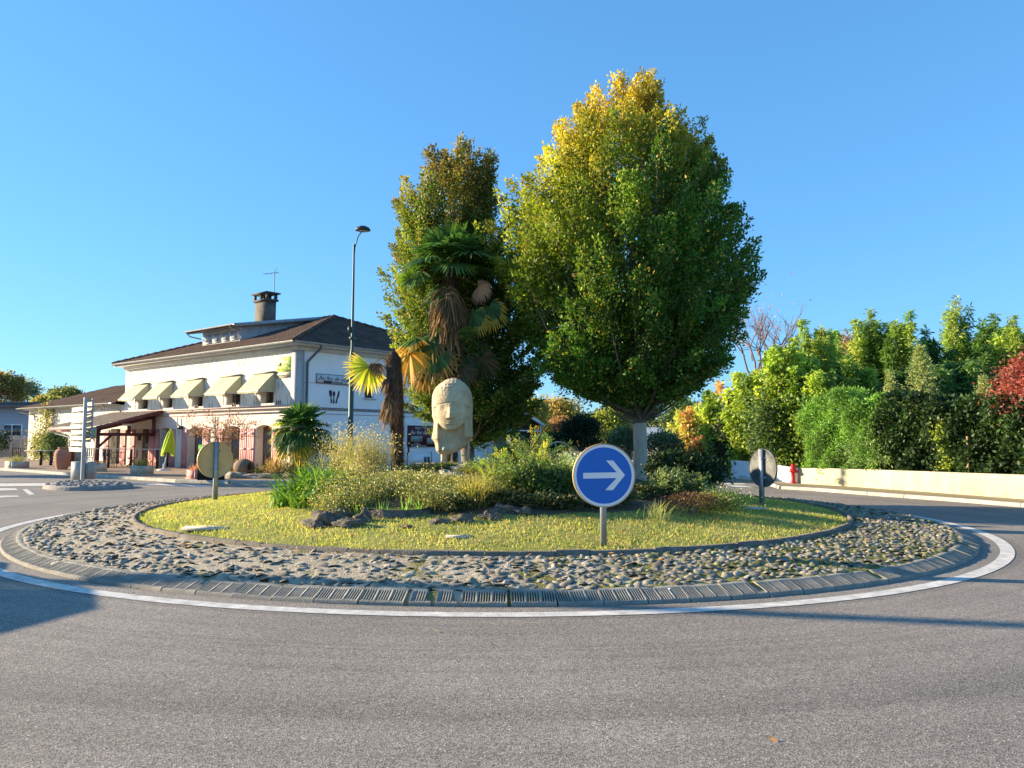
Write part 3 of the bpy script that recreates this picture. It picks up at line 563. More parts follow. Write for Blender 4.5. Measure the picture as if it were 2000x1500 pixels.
for px, Y, h, lab in [(655, 11.1, .34, 'low mixed plants over the left end of the dark rocks'), (700, 11.3, .42, 'upright mixed plants above the middle of the dark rocks'), (668, 11.9, .5, 'mixed green plants right of the strap-leaved clumps'), (728, 11.8, .5, 'mixed plants behind the left side of the pond'), (775, 11.9, .55, 'brownish plants hanging over the back of the pond'), (820, 11.4, .42, 'mixed plants over the right end of the pond'), (862, 11.1, .38, 'low grey-green plants right of the pond'), (898, 11.2, .42, 'mixed plants left of the reddish fountain grass'), (960, 11.5, .45, 'mixed plants right of the reddish fountain grass'), (1000, 11.9, .5, 'shaded mixed plants below the junipers'), (1050, 11.8, .45, 'shaded plants right of the mixed plants below the junipers'), (1095, 12.0, .45, 'shaded plants beside the blue sign')]:
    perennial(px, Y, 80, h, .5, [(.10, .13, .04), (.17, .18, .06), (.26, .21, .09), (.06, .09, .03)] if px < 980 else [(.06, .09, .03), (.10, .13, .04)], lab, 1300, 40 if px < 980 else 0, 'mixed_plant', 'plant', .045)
tuft('fountain_grass', 925, 11.2, 260, .45, .8, .5, .3, .010, [(.34, .30, .06), (.40, .34, .09), (.25, .25, .05), (.30, .20, .08)], 'fountain-shaped ornamental grass with reddish base below the stone head', 'ornamental grass', M=STRAW)
tuft('fountain_grass', 965, 12.0, 160, .4, .72, .45, .3, .014, [(.20, .26, .04), (.30, .32, .06), (.4, .33, .07)], 'green and straw ornamental grass right of the reddish fountain grass', 'ornamental grass')
tuft('fountain_grass', 1282, 10.9, 110, .22, .42, .6, .35, .008, [(.24, .26, .10), (.34, .34, .16)], 'small pale fountain grass at the foot of the grey-green shrub', 'ornamental grass')
for px, Y, L, lab in [(748, 10.75, .32, 'young iris leaves at the left pond edge'), (795, 10.7, .38, 'tall iris blades standing in front of the pond'), (822, 10.8, .3, 'iris leaves at the right pond edge'), (700, 10.9, .28, 'small iris tuft between the dark rocks')]:
    tuft('iris', px, Y, 12, L*.6, L, .25, .1, .02, [(.12, .25, .04), (.2, .3, .05)], lab, base=.03)
# juniper-like sprawling shrubs
def plume_shrub(name, px, Y, h, R, ns, cols, label, n=2600, ls=.05, up=.75, cat='shrub', asp=.35, M=None, p=None, grp=BG, sg=.05, w=None):
    p = onI(px, Y) if p is None else tuple(p); t = thing(name, p, label, cat, grp); b = MB(); s = MB(); per = n//ns
    for i in range(ns):
        az = rng.random()*6.283; e = rng.uniform(.15, 1)**.8; el = up*(1.45-1.0*e*.9)+.15*rng.normal(); rr_ = R*e; tip = np.array(p)+(math.cos(az)*rr_, math.sin(az)*rr_, h*rng.uniform(.55, 1.05)*(1-.45*e**2))
        b0 = np.array(p)+rng.normal(size=3)*(.08, .08, 0); c1 = b0*.45+tip*.55+(0, 0, .12*h); tt = np.linspace(0, 1, 5)[:, None]; bz = (1-tt)**2*b0+2*tt*(1-tt)*c1+tt**2*tip; s.tube(bz, np.linspace(.012, .003, 5), 4, cap=False)
        f = rng.uniform(.25, 1, per)[:, None]; q = (1-f)**2*b0+2*f*(1-f)*c1+f**2*tip+rng.normal(size=(per, 3))*sg*(1.3-f); ax = unit(tip-c1)
        C = pal(cols, 1, .2, w=w)*(1+.15*rng.normal(size=(per, 1))); b.quads(leafq(q, ls*rng.uniform(.6, 1.3, per), ax*1.2, asp), np.clip(C, .004, 1))
    b.build('foliage', M or LEAF, t); s.build('stem', BARK, t); return t
JUN = [(.13, .20, .05), (.20, .26, .05), (.30, .30, .05), (.08, .13, .04)]
plume_shrub('juniper', 985, 13.2, hq(985, 13.2, 882), .75, 34, JUN, 'sprawling feathery juniper just right of the stone head')
plume_shrub('juniper', 1045, 13.6, hq(1045, 13.6, 852), .85, 44, JUN+[(.42, .36, .04)], 'largest feathery yellow-green juniper between stone head and round sign', n=3800)
plume_shrub('juniper', 1095, 13.0, hq(1095, 13.0, 892), .65, 34, JUN, 'feathery juniper nearest the round blue sign, in front of the wheel')
plume_shrub('juniper', 1010, 12.3, hq(1010, 12.3, 918), .7, 30, [(.16, .24, .03), (.3, .3, .04), (.09, .14, .03)], 'low bright yellow-green juniper in front of the larger ones')
shrub('shade_shrub', onI(1025, 11.7), (.55, .45, .28), 2600, .06, [(.05, .085, .02), (.08, .12, .03), (.10, .11, .04)], 'low dark shrub right of the ornamental grasses', group=BG)
shrub('shade_shrub', onI(1085, 11.9), (.5, .4, .25), 2400, .06, [(.06, .10, .03), (.09, .13, .05)], 'low dark shrub left of the blue sign post', group=BG)
shrub('variegated_shrub', onI(1112, 12.9), (.28, .25, .26), 1100, .05, [(.45, .48, .30), (.2, .26, .10), (.1, .15, .05)], 'pale variegated shrub beside the blue sign disc', group=BG)
shrub('laurel', onI(1348, 14.6), (.62, .6, .36), 6500, .075, [(.018, .04, .012), (.03, .06, .018)], 'large dark rounded evergreen shrub right of the tall tree trunk', group=BG, M=LEAFD)
shrub('laurel', onI(1305, 15.2), (.45, .5, .36), 3200, .075, [(.02, .045, .012), (.035, .06, .018)], 'dark evergreen shrub at the foot of the tall tree trunk', group=BG, M=LEAFD)
plume_shrub('grey_green_shrub', 1312, 12.7, hq(1312, 12.7, 922), .5, 60, [(.10, .135, .055), (.15, .18, .08), (.07, .10, .045)], 'rounded grey-green shrub right of the tall tree trunk', n=5200, asp=.5, sg=.06)
plume_shrub('grey_green_shrub', 1358, 12.6, hq(1358, 12.6, 932), .42, 40, [(.09, .13, .05), (.13, .16, .07)], 'smaller grey-green shrub beside the white-flowering one', n=3200, asp=.5, sg=.06)
shrub('barberry', onI(1350, 11.5), (.62, .4, .16), 2200, .035, [(.07, .035, .025), (.10, .05, .03), (.05, .05, .02)], 'low dark red-brown shrub in the shade below the grey-green shrubs', group=BG)
perennial(1415, 12.2, 120, .42, .45, [(.10, .15, .04), (.16, .2, .06)], 'small bush with white flowers at the right end of the bed', 1500, 60, 'daisy_bush', 'plant', .045)
perennial(1385, 11.7, 60, .4, .5, [(.12, .14, .04), (.2, .2, .06)], 'wiry low plant below the white-flowering bush', 700, 10, 'daisy_bush', 'plant', .04)
for px, Y, h, lab in [(940, 13.6, hq(940, 13.6, 915), 'leafy filler shrub behind the fountain grass'), (880, 14.2, hq(880, 14.2, 908), 'low plant hiding the base of the stone slab'), (830, 14.2, hq(830, 14.2, 908), 'low plant left of the stone slab'), (1140, 15.5, hq(1140, 15.5, 885), 'reddish low shrub behind the blue sign'), (1180, 14.6, hq(1180, 14.6, 905), 'dry low shrub left of the tall trunk'), (720, 15.6, hq(720, 15.6, 880), 'bushy plant behind the dry feathery grass'), (640, 14.6, hq(640, 14.6, 895), 'bushy plant behind the strap-leaved clumps')]:
    plume_shrub('filler_shrub', px, Y, h, .5, 26, [(.12, .14, .04), (.2, .19, .06), (.08, .10, .03)], lab, n=1600)
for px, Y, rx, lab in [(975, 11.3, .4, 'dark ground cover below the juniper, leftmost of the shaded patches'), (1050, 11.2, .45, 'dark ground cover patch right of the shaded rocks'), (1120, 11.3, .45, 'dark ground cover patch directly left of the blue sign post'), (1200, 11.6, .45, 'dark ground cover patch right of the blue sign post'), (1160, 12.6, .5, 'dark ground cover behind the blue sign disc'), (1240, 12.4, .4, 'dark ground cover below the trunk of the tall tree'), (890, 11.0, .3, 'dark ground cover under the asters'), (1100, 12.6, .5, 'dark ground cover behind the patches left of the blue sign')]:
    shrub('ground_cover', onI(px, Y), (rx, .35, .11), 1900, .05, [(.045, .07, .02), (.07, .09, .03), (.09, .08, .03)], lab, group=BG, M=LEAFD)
# rocks & pond
ROCK = mat('dark_rock', (.035, .030, .024), .95, .5, 14, 1., 22, col2=(.20, .17, .13), detail=9); ROCKL = mat('pale_rock', (.30, .27, .22), .9, .3, 6, .8, 18)
def rock(px, py, s, label, M=None, name='rock', group='rocks along the bed edge', p=None):
    p = onIpy(px, py) if p is None else p; b = MB(); n, m = 15, 24; A = np.zeros((n, m, 3)); sd = rng.random(3)*9
    for i, v in enumerate(np.linspace(-.35, math.pi/2, n)):
        for j, u in enumerate(np.linspace(0, 2*math.pi, m, endpoint=False)):
            q = np.array((math.cos(u)*math.cos(v), math.sin(u)*math.cos(v), math.sin(v))); k_ = 1+.22*math.sin(q[0]*5+sd[0])*math.cos(q[1]*4+sd[1])+.16*math.sin(q[2]*7+q[0]*3+sd[2])+.05*rng.normal()+.10*abs(math.sin(q[0]*13+sd[1])*math.cos(q[2]*11+q[1]*9)); A[i, j] = q*k_*s
    b.grid(A[::-1]+np.array(p), closed=True); return tag(b.build(name, M or ROCK, loc=p), label, 'rock', group)
for i, (px, py, s, lab) in enumerate([(640, 1024, (.26, .18, .16), 'biggest craggy dark rock left of the pond'), (685, 1028, (.2, .14, .09), 'flat dark rock in the middle of the left rock group'), (622, 1030, (.1, .08, .07), 'small rock at the left tip of the rock group'), (665, 1010, (.2, .15, .12), 'dark rock under the low perennials'), (712, 1018, (.13, .1, .12), 'dark rock at the left pond corner'), (795, 1031, (.08, .06, .035), 'small stone on the lawn in front of the pond'), (860, 1022, (.14, .1, .06), 'dark rock right of the pond'), (905, 1018, (.16, .12, .08), 'dark rock under the fountain grass'), (985, 1000, (.2, .15, .10), 'large shaded rock right of the fountain grass'), (1022, 1003, (.15, .12, .08), 'shaded rock nearest the blue sign'), (958, 1012, (.15, .1, .08), 'small shaded rock in the right rock group')]): rock(px, py, s, lab)
rock(722, 1000, (.06, .05, .05), 'small pale stone at the pond corner', ROCKL)
for px, Y, s, lab in [(905, 13.9, (.2, .16, .1), 'brown stone below the slab corner'), (880, 13.2, (.22, .18, .14), 'pale rock under the asters'), (760, 12.6, (.25, .2, .16), 'weathered rock above the pond')]: rock(0, 0, s, lab, ROCKL, p=onI(px, Y))
b = MB(); pc = onIpy(775, 1010); z = pc[2]+.09; pts = []
for q in np.linspace(0, 2*math.pi, 24, endpoint=False): pts.append((pc[0]+(.50+.04*math.sin(3*q))*math.cos(q), pc[1]+.3+.36*math.sin(q), z))
b.poly(pts); struct('pond_water', b, mat('pond_algae', (.16, .22, .03), .35, .2, 8, .1, 40, col2=(.24, .28, .05), spec=.5))
b = MB(); A = np.array([[(p[0]*1+(p[0]-pc[0])*k_, p[1]+(p[1]-pc[1]-.3)*k_, zz) for p in pts] for k_, zz in ((.0, z-.02), (.01, z+.008), (.06, z+.012), (.10, z-.25))]); A += rng.normal(size=A.shape)*.016; b.grid(A, closed=True)
tag(b.build('pond_basin', ROCK, loc=tuple(pts[0])), 'dark stone rim around the small green pond', 'pond')
# utility slabs in the lawn
SLAB = mat('concrete_cover', (.50, .44, .35), .9, .2, 5, .3, 40)
for px, py, s, lab in [(410, 1033, (.62, .34), 'pale rectangular concrete cover in the lawn at left'), (897, 1050, (.3, .12), 'small concrete cover in the lawn below the pond'), (1465, 994, (.4, .25), 'grey cover slab on the cobbles near the right rear sign')]:
    p = onIpy(px, py); b = MB(); b.obox((p[0], p[1], p[2]+.012), (s[0], s[1], .03), rz=.2); tag(b.build('utility_cover', SLAB, loc=p), lab, 'cover')
# fallen leaves
b = MB(); N = 900; r = 2.5+4.3*np.sqrt(rng.random(N)); t = rng.random(N)*6.283; x = CX+r*np.cos(t); y = CY+r*np.sin(t); Pn = np.stack([x, y, zi(x, y)+.035], -1)
Q = leafq(Pn, rng.uniform(.04, .085, N), None, .7); Q[:, :, 2] = Pn[:, None, 2]+(Q[:, :, 2]-Pn[:, None, 2])*.3; b.quads(Q, pal([(.35, .10, .03), (.30, .15, .05), (.42, .24, .06)], N))
N = 420; ux = b1[0]+rng.normal(size=N)*.55; uy = 16.4+rng.normal(size=N)*.5; Pn = np.stack([ux, uy, zi(ux, uy)+.03], -1); Q = leafq(Pn, .07, None, .6); Q[:, :, 2] = Pn[:, None, 2]+(Q[:, :, 2]-Pn[:, None, 2])*.3; b.quads(Q, pal([(.5, .36, .06), (.4, .25, .06)], N))
N = 260; r = np.where(rng.random(N) < .6, rng.uniform(8.0, 8.2, N), rng.uniform(8.4, 10.5, N)); t = rng.random(N)*6.283; Pn = np.stack([CX+r*np.cos(t), CY+r*np.sin(t), np.full(N, .012)], -1); Q = leafq(Pn, rng.uniform(.012, .04, N), None, .7); Q[:, :, 2] = .012+np.abs(Q[:, :, 2]-.012)*.3; b.quads(Q, pal([(.16, .09, .04), (.10, .07, .04), (.24, .17, .09)], N))
for px, py in [(1503, 1440), (1508, 1437), (1300, 1010), (1575, 1150)]:
    g = G(px, py, .012)[None]; b.quads(leafq(g, .06, None, .5)*(1, 1, 1), [(.22, .11, .05)])
tag(b.build('fallen_leaves', STRAW), 'scattered brown and orange fallen leaves on the lawn and under the tall tree', 'leaves', kind='stuff')

# ================================================================== STONE HEAD
hy = 14.7; s0 = P(885, 905, hy); sl = thing('stone_slab', (s0[0], hy, s0[2]-.14), 'rough stone slab carrying the sculpted head', 'slab')
b = MB(); A = []
for z_, k_ in ((-.5, .92), (-.13, .98), (-.12, 1.0), (-.012, 1.0), (0, .985)):
    A.append([(s0[0]+x*k_+.01*rng.normal(), hy+y*k_, s0[2]+z_) for x, y in [(-.72, -.25), (-.3, -.31), (.2, -.3), (.42, -.24), (.45, .25), (.0, .33), (-.5, .3), (-.74, .2)]])
A = np.array(A); b.grid(A, closed=True); b.poly(A[-1]); b.build('slab_top', mat('slab_stone', (.33, .29, .23), .9, .3, 5, .6, 22, col2=(.46, .41, .33)), sl)
hp = P(884, 738, hy); hb_ = P(884, 891, hy); Hh = hp[2]-hb_[2]; cx0 = (hp[0]+hb_[0])/2; sc = Hh/1155.
yy = np.array([0, 8, 25, 75, 125, 175, 225, 275, 400, 575, 650, 775, 870, 900, 955, 1000, 1075, 1120, 1155], float)
xl = np.array([492, 455, 400, 322, 262, 226, 205, 193, 190, 200, 222, 215, 195, 192, 235, 245, 258, 300, 430], float)
xr = np.array([520, 555, 600, 668, 715, 752, 772, 784, 794, 792, 790, 796, 806, 770, 735, 700, 600, 560, 470], float)
ms, ns2 = 150, 130; A = np.zeros((ms, ns2, 3)); Fd = np.zeros((ms, ns2))
def gs(x, s): return math.exp(-(x/s)**2)
def sst(a, b_, x): t = min(1, max(0, (x-a)/(b_-a))); return t*t*(3-2*t)
for i, v in enumerate(np.linspace(0, 1155, ms)):
    L_ = np.interp(v, yy, xl); R_ = np.interp(v, yy, xr); mid = (L_+R_)/2; hw_ = (R_-L_)/2
    dep = .40*math.sqrt(max(.01, 1-((v-420)/425)**2)) if v < 420 else .40-.12*sst(420, 1155, v)
    for j in range(ns2):
        t = 2*math.pi*j/ns2; cxn = math.cos(t); syn = math.sin(t)
        X = mid+hw_*np.sign(cxn)*abs(cxn)**1.0; yv = -dep*np.sign(syn)*abs(syn)**1.0*min(1, hw_/200+.1) if syn > 0 else dep*.75*abs(syn)**.8*min(1, hw_/200+.1)
        d = 0
        if syn > 0:
            fx = (X-490); 
            inface = sst(235, 262, X)*(1-sst(725, 760, X)); chin = 775-230*(abs(fx)/260)**2.2; brow = 395+42*(abs(fx)/250)**2-6
            if v > brow and v < chin+6:
                e = sst(brow, brow+16, v)*(1-sst(chin-8, chin+6, v))*inface
                eg = math.sqrt(max(0, 1-(fx/262)**2-((v-560)/330)**2)); d -= e*(.085-.13*eg); 
                d += e*(.075*gs(fx+2, 20+max(0, v-470)*.16)*sst(400, 560, v)*(1-sst(598, 612, v)))          # nose
                d -= e*.035*(gs(fx+95, 55)+gs(fx-95, 55))*gs(v-455, 50)      # eye hollows
                d += e*.018*gs(fx, 34)*gs(v-655, 12)+e*.02*gs(fx, 42)*gs(v-684, 12)-e*.022*gs(fx, 40)*gs(v-669, 5); d -= e*.014*gs(fx, 60)*gs(v-712, 16)
            if v >= chin:
                nk = sst(300, 350, X-(v-775)*.02)*(1-sst(650, 700, X+(v-775)*.02)); e = sst(chin, chin+12, v); d -= e*nk*(.115-.07*sst(820, 1130, v)); d += e*.012*gs(X-385, 26)*gs(v-1040, 26)*2
                d -= .03*e*gs(X-320-(v-775)*.05, 14)
            if v < brow: d -= .02*gs(v-brow+6, 7)+.012*(1 if (int(v/26) % 2 == 0 and v < 210 and abs(math.sin(X*.06)) < .93) else 0)
            d -= .018*sum(gs(X-q-(v-600)*.02, 6) for q in (215, 232, 765, 782))*sst(330, 420, v)
        cut = (1200-(X-300)*.33)-125 if v > 880 else 9e9
        A[i, j] = (cx0+(X-497)*sc, hy+yv-d, hp[2]-v*sc)
        if v > 880: lim = 1165-max(0, X-300)*.30; A[i, j, 2] = hp[2]-min(v, lim+(v-880)*.02)*sc
b = MB(); b.grid(A, closed=True); b.poly(A[0]); b.poly(A[-1][::-1])
hd = b.build('stone_head', mat('carved_stone', (.38, .29, .17), .9, .14, 4, .8, 26, col2=(.68, .55, .36), detail=10), loc=(cx0, hy, hb_[2]), smooth=True)
tag(hd, 'large carved cream stone head with veil-like hair on the island', 'sculpture')
b = MB(); LG = mat('support_stone', (.55, .48, .36), .9, .2, 6, .4, 30)
for px, w_, d_ in ((867, .17, .0), (883, .05, -.1), (914, .085, .02)):
    q = P(px, 905, hy); b.obox((q[0], hy+d_, (s0[2]+hb_[2])/2+.14), (w_*.6, w_*.6, hb_[2]-s0[2]+.3), rz=.3)
tag(b.build('support_block', LG, loc=(s0[0], hy, s0[2])), 'pale stone props between the slab and the carved head', 'support')

# cart wheel among the junipers
wp = onI(1090, 15.2); wc = P(1090, 893, 15.2); t = thing('cart_wheel', wp, 'weathered pale cart wheel half hidden by junipers', 'wheel'); WD = mat('grey_wood', (.40, .36, .29), .9, .3, 8, .3, 40)
q = np.linspace(0, 2*math.pi, 33); b = MB(); b.tube([(wc[0]+.29*math.cos(u), 15.2+.06*math.cos(u), wc[2]+.3*math.sin(u)) for u in q], .017, 7); b.build('rim', WD, t)
for k_ in range(8):
    b = MB(); u = k_*math.pi/4+.2; b.beam((wc[0], 15.2, wc[2]), (wc[0]+.28*math.cos(u), 15.2+.06*math.cos(u), wc[2]+.29*math.sin(u)), .022, .022); b.build('spoke', WD, t)
b = MB(); b.tube([(wc[0], 15.12, wc[2]), (wc[0], 15.28, wc[2])], .05, 10); b.build('hub', WD, t)

# ================================================================== ROUND KEEP-RIGHT SIGNS
GALV = mat('galvanised_steel', (.36, .38, .40), .45, .12, 12, .05, 60, metal=.6); GALVB = mat('sign_back_warm_reflection', (.60, .41, .20), .5, .12, 6, 0, metal=.35)  # gold of the sign backs is reflected warm light painted into the metal
BLUE = mat('sign_blue', (.0, .13, .52), .3, .06, 2, spec=.5); SWH = mat('sign_white', (.84, .80, .80), .35, .05, 3, spec=.5)
def round_sign(p, Rd, hc, ang, label, post=(.07, .045), back=None):
    """front normal points to angle ang (radians, world)"""
    t = thing('round_sign', p, label, 'road sign', 'round signs on the island', rz=ang+math.pi/2); x0 = 0   # local -Y = front
    n = 64; a = np.linspace(0, 2*math.pi, n, endpoint=False); 
    b = MB(); prof = [(-.0, .008), (Rd*.55, .008), (Rd-.012, .008), (Rd-.002, .012), (Rd, .022), (Rd, -.022), (Rd-.006, -.024), (Rd-.012, -.014)]
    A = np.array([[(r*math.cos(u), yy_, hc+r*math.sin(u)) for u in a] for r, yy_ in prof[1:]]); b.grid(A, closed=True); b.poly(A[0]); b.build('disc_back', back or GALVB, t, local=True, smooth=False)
    b = MB(); A = np.array([[(r*math.cos(u), -.017, hc+r*math.sin(u)) for u in a] for r in (Rd-.012, Rd*.885)]); b.grid(A, closed=True); b.build('border', SWH, t, local=True)
    b = MB(); A = np.array([[(r*math.cos(u), -.016, hc+r*math.sin(u)) for u in a] for r in (Rd*.885, .001)]); b.grid(A, closed=True); b.build('face', BLUE, t, local=True)
    b = MB(); s = Rd; yf = -.0195
    def pl(pts): b.poly([(x*s, yf, hc+z*s) for x, z in pts])
    pl([(-.67, -.10), (.40, -.08), (.40, .10), (-.67, .08)])
    pl([(.67, .015), (.29, .47), (.06, .47), (.40, .10), (.40, .015)]); pl([(.67, .015), (.40, .015), (.40, -.08), (.03, -.46), (.28, -.46)])
    b.build('arrow', SWH, t, local=True)
    b = MB(); b.box(-post[0]/2, post[0]/2, .012, .012+post[1], -.15, hc+Rd*.98); b.build('post', GALV, t, local=True)
    for zz in (-.17, .17):
        b = MB(); b.box(-.09, .09, .006, .0165, hc+zz-.015, hc+zz+.015); b.box(-.045, .045, .05, .066, hc+zz-.012, hc+zz+.012); b.build('bracket', GALV, t, local=True)
    return t
p = onIpy(1179, 1068); f_ = 1500/p[1]; Rd = 61.5/f_; hc = P(1183, 928.5, p[1])[2]-p[2]
round_sign(p, Rd, hc, -math.pi/2+.10, 'front round blue keep-right sign with a white arrow')
p = onIpy(422, 978); round_sign(p, .347, P(424, 898, p[1])[2]-p[2], math.atan2(.70, -.72), 'left rear round sign seen from its metal back, golden reflected light put in its colour', (.08, .05))
p = onIpy(1489, 987); round_sign(p, .335, P(1493, 914, p[1])[2]-p[2], math.atan2(.42, .90), 'right rear round sign seen from behind, its grey back darkened for the shade on it', (.08, .05), mat('shade_darkened_metal', (.055, .06, .06), .5, .5, 9, 0, metal=.3, col2=(.16, .165, .16)))  # back metal darkened and mottled: plant shade put into its colour

# ================================================================== RESTAURANT  (local x: into the building along its right side, local y: along its lit front)
CR = (-8.55, 30.4, 0.); RZ = math.radians(50.35)
RX = np.array((math.cos(RZ), math.sin(RZ))); RY = np.array((-math.sin(RZ), math.cos(RZ)))
def RW(x, y, z): return (CR[0]+RX[0]*x+RY[0]*y, CR[1]+RX[1]*x+RY[1]*y, z)
bld = thing('restaurant_building', CR, 'long white restaurant with tiled roof, sand awnings and pink shutters behind the roundabout', 'building', rz=RZ)
def stucco(name, col, col2, fleck=.0):
    m = mat(name, col, .9, .2, .9, .9, 14, col2=col2, stretch=(1, 1, .45)); n = m.node_tree; ns = n.nodes; L = n.links; bs = ns['Principled BSDF']
    if fleck:
        old = bs.inputs['Base Color'].links[0].from_socket; tc = ns.new('ShaderNodeTexCoord'); mp = ns.new('ShaderNodeMapping'); mp.inputs['Scale'].default_value = (9, 9, 2.6); L.new(tc.outputs['Object'], mp.inputs[0])
        nz = ns.new('ShaderNodeTexNoise'); nz.inputs['Scale'].default_value = 1.1; nz.inputs['Detail'].default_value = 4; L.new(mp.outputs[0], nz.inputs['Vector'])
        rp = ns.new('ShaderNodeMapRange'); L.new(nz.outputs['Fac'], rp.inputs['Value']); rp.inputs['From Min'].default_value = .54; rp.inputs['From Max'].default_value = .66; rp.inputs['To Max'].default_value = fleck
        mx = ns.new('ShaderNodeMix'); mx.data_type = 'RGBA'; L.new(rp.outputs[0], mx.inputs['Factor']); L.new(old, mx.inputs['A']); mx.inputs['B'].default_value = (.30, .26, .19, 1); L.new(mx.outputs['Result'], bs.inputs['Base Color'])
    return m
UPW = stucco('rough_render', (.60, .58, .51), (.74, .72, .65), .9); LOW = mat('smooth_render', (.62, .55, .47), .9, .1, 1.2, .25, 20, col2=(.72, .65, .57))
SIDE = stucco('white_render', (.82, .82, .82), (.93, .93, .93)); TILE = mat('roof_tiles', (.075, .045, .032), .95, .45, 1.6, .3, 30, col2=(.15, .10, .075), spec=.1)
ZINC = mat('zinc', (.40, .41, .41), .5, .2, 5, .1, 30, metal=.4); BROWN = mat('brown_wood', (.10, .05, .035), .6, .25, 6, .2, 40); PINK = mat('pink_shutter', (.56, .26, .24), .75, .14, 4, .2, 40, stretch=(1, 1, .2))
GLASS = mat('window_glass', (.05, .06, .065), .08, .2, 3, spec=.9); MAROON = mat('maroon_wood', (.14, .045, .045), .6, .25, 6, .2, 40); OFFW = mat('off_white', (.62, .60, .56), .8, .12, 3, .2, 30); WFR = mat('white_frame', (.75, .75, .74), .5, .06, 5)
def wall(b, ax, u0, u1, z0, z1, ops, depth, th=.0, arch=None):
    """wall in plane ax='L' (x=0, along y) or 'R' (y=0, along x); ops = (ua, ub, za, zb, rise)"""
    def Q(u, d, z): return (d, u, z) if ax == 'L' else (u, d, z)
    us = sorted({u0, u1, *[o[0] for o in ops], *[o[1] for o in ops]}); zs = sorted({z0, z1, *[o[2] for o in ops], *[o[3] for o in ops]})
    for i in range(len(us)-1):
        for j in range(len(zs)-1):
            um, zm = (us[i]+us[i+1])/2, (zs[j]+zs[j+1])/2
            if any(o[0] < um < o[1] and o[2] < zm < o[3] for o in ops): continue
            b.poly([Q(us[i], 0, zs[j]), Q(us[i+1], 0, zs[j]), Q(us[i+1], 0, zs[j+1]), Q(us[i], 0, zs[j+1])])
    for ua, ub, za, zb, rise in ops:
        for p_, q_ in (((ua, za), (ua, zb-rise)), ((ub, za), (ub, zb-rise)), ((ua, za), (ub, za))): b.poly([Q(p_[0], 0, p_[1]), Q(q_[0], 0, q_[1]), Q(q_[0], depth, q_[1]), Q(p_[0], depth, p_[1])])
        n = 8; t = np.linspace(0, 1, n+1); uu = ua+(ub-ua)*t; zz = zb-rise+rise*np.sin(t*math.pi)**.8 if rise else np.full(n+1, zb)
        for i in range(n):
            b.poly([Q(uu[i], 0, zz[i]), Q(uu[i+1], 0, zz[i+1]), Q(uu[i+1], depth, zz[i+1]), Q(uu[i], depth, zz[i])])
            if rise: b.poly([Q(uu[i], 0, zz[i]), Q(uu[i+1], 0, zz[i+1]), Q(uu[i+1], 0, zb), Q(uu[i], 0, zb)])
W5 = [(12.45, 14.05), (9.95, 11.4), (7.1, 8.6), (3.95, 5.6), (1.45, 2.95)]
LW = 15.15; WX = 11.9; EZ = 5.18
up = [(a_+.12, b_-.12, 2.93, 4.1, 0) for a_, b_ in W5]
gf = [(1.6, 2.78, .02, 2.04, .12), (4.0, 5.25, .02, 2.02, .12), (7.1, 8.42, .02, 1.98, .12), (10.2, 11.1, .02, 1.98, .10), (12.3, 13.7, .02, 1.95, .05)]
b = MB(); wall(b, 'L', 0, LW, 2.78, EZ, up, .32); b.build('upper_wall', UPW, bld, local=True)
b = MB(); wall(b, 'L', 0, LW, -.05, 2.58, gf, .42); b.poly([(0, 0, 2.58), (0, LW, 2.58), (0, LW, 2.78), (0, 0, 2.78)]); b.build('lower_wall', LOW, bld, local=True)
sideops = [(3.45, 3.95, 3.25, 4.02, 0), (6.6, 7.7, 3.2, 4.02, 0), (9.3, 10.1, 3.25, 4.02, 0), (5.0, 5.75, .02, 2.06, .0), (9.6, 10.4, .02, 2.0, 0)]
b = MB(); wall(b, 'R', 0, WX, -.05, EZ, sideops, .22); b.build('side_wall', SIDE, bld, local=True)
b = MB(); b.poly([(WX, 0, -.05), (WX, LW, -.05), (WX, LW, EZ), (WX, 0, EZ)]); b.poly([(0, LW, -.05), (WX, LW, -.05), (WX, LW, EZ), (0, LW, EZ)]); b.build('rear_wall', SIDE, bld, local=True)
b = MB(); b.box(-.035, -.003, -.03, LW, 2.50, 2.56); b.box(-.05, -.003, -.03, LW, 2.785, 2.84); b.build('string_course', mat('pinkish_moulding', (.6, .42, .38), .85, .15, 4, .2, 30), bld, local=True)
b = MB(); b.box(-.03, .32, -.035, -.003, 0, EZ-.1); b.box(-.035, -.003, -.03, .32, 0, EZ-.1); b.build('quoin', mat('grey_quoin', (.46, .44, .43), .9, .15, 5, .2, 30), bld, local=True)
# interlaced tile frieze
b = MB(); 
for i in range(int(10.6/.16)):
    for s_ in (0, 1):
        yy_ = np.linspace(i*.16, i*.16+.16, 5); b.tube([(-.025, y_, 2.67+(.045 if s_ else -.045)*math.sin((y_-i*.16)/.16*math.pi*1)*(1)) for y_ in yy_], .016, 4, cap=False)
for i in range(int(11.6/.16)):
    for s_ in (0, 1):
        yy_ = np.linspace(i*.16, i*.16+.16, 5); b.tube([(y_, -.02, 2.70+(.05 if s_ else -.05)*math.sin((y_-i*.16)/.16*math.pi)) for y_ in yy_], .016, 4, cap=False)
b.build('frieze', mat('terracotta_dark', (.085, .06, .06), .85, .3, 9), bld, local=True)
b = MB(); b.box(0, WX, -.012, -.002, 2.48, 2.505); b.box(0, WX, -.010, -.002, 3.72, 3.735); b.build('wall_joint', mat('joint_grey', (.35, .36, .38), .9), bld, local=True)
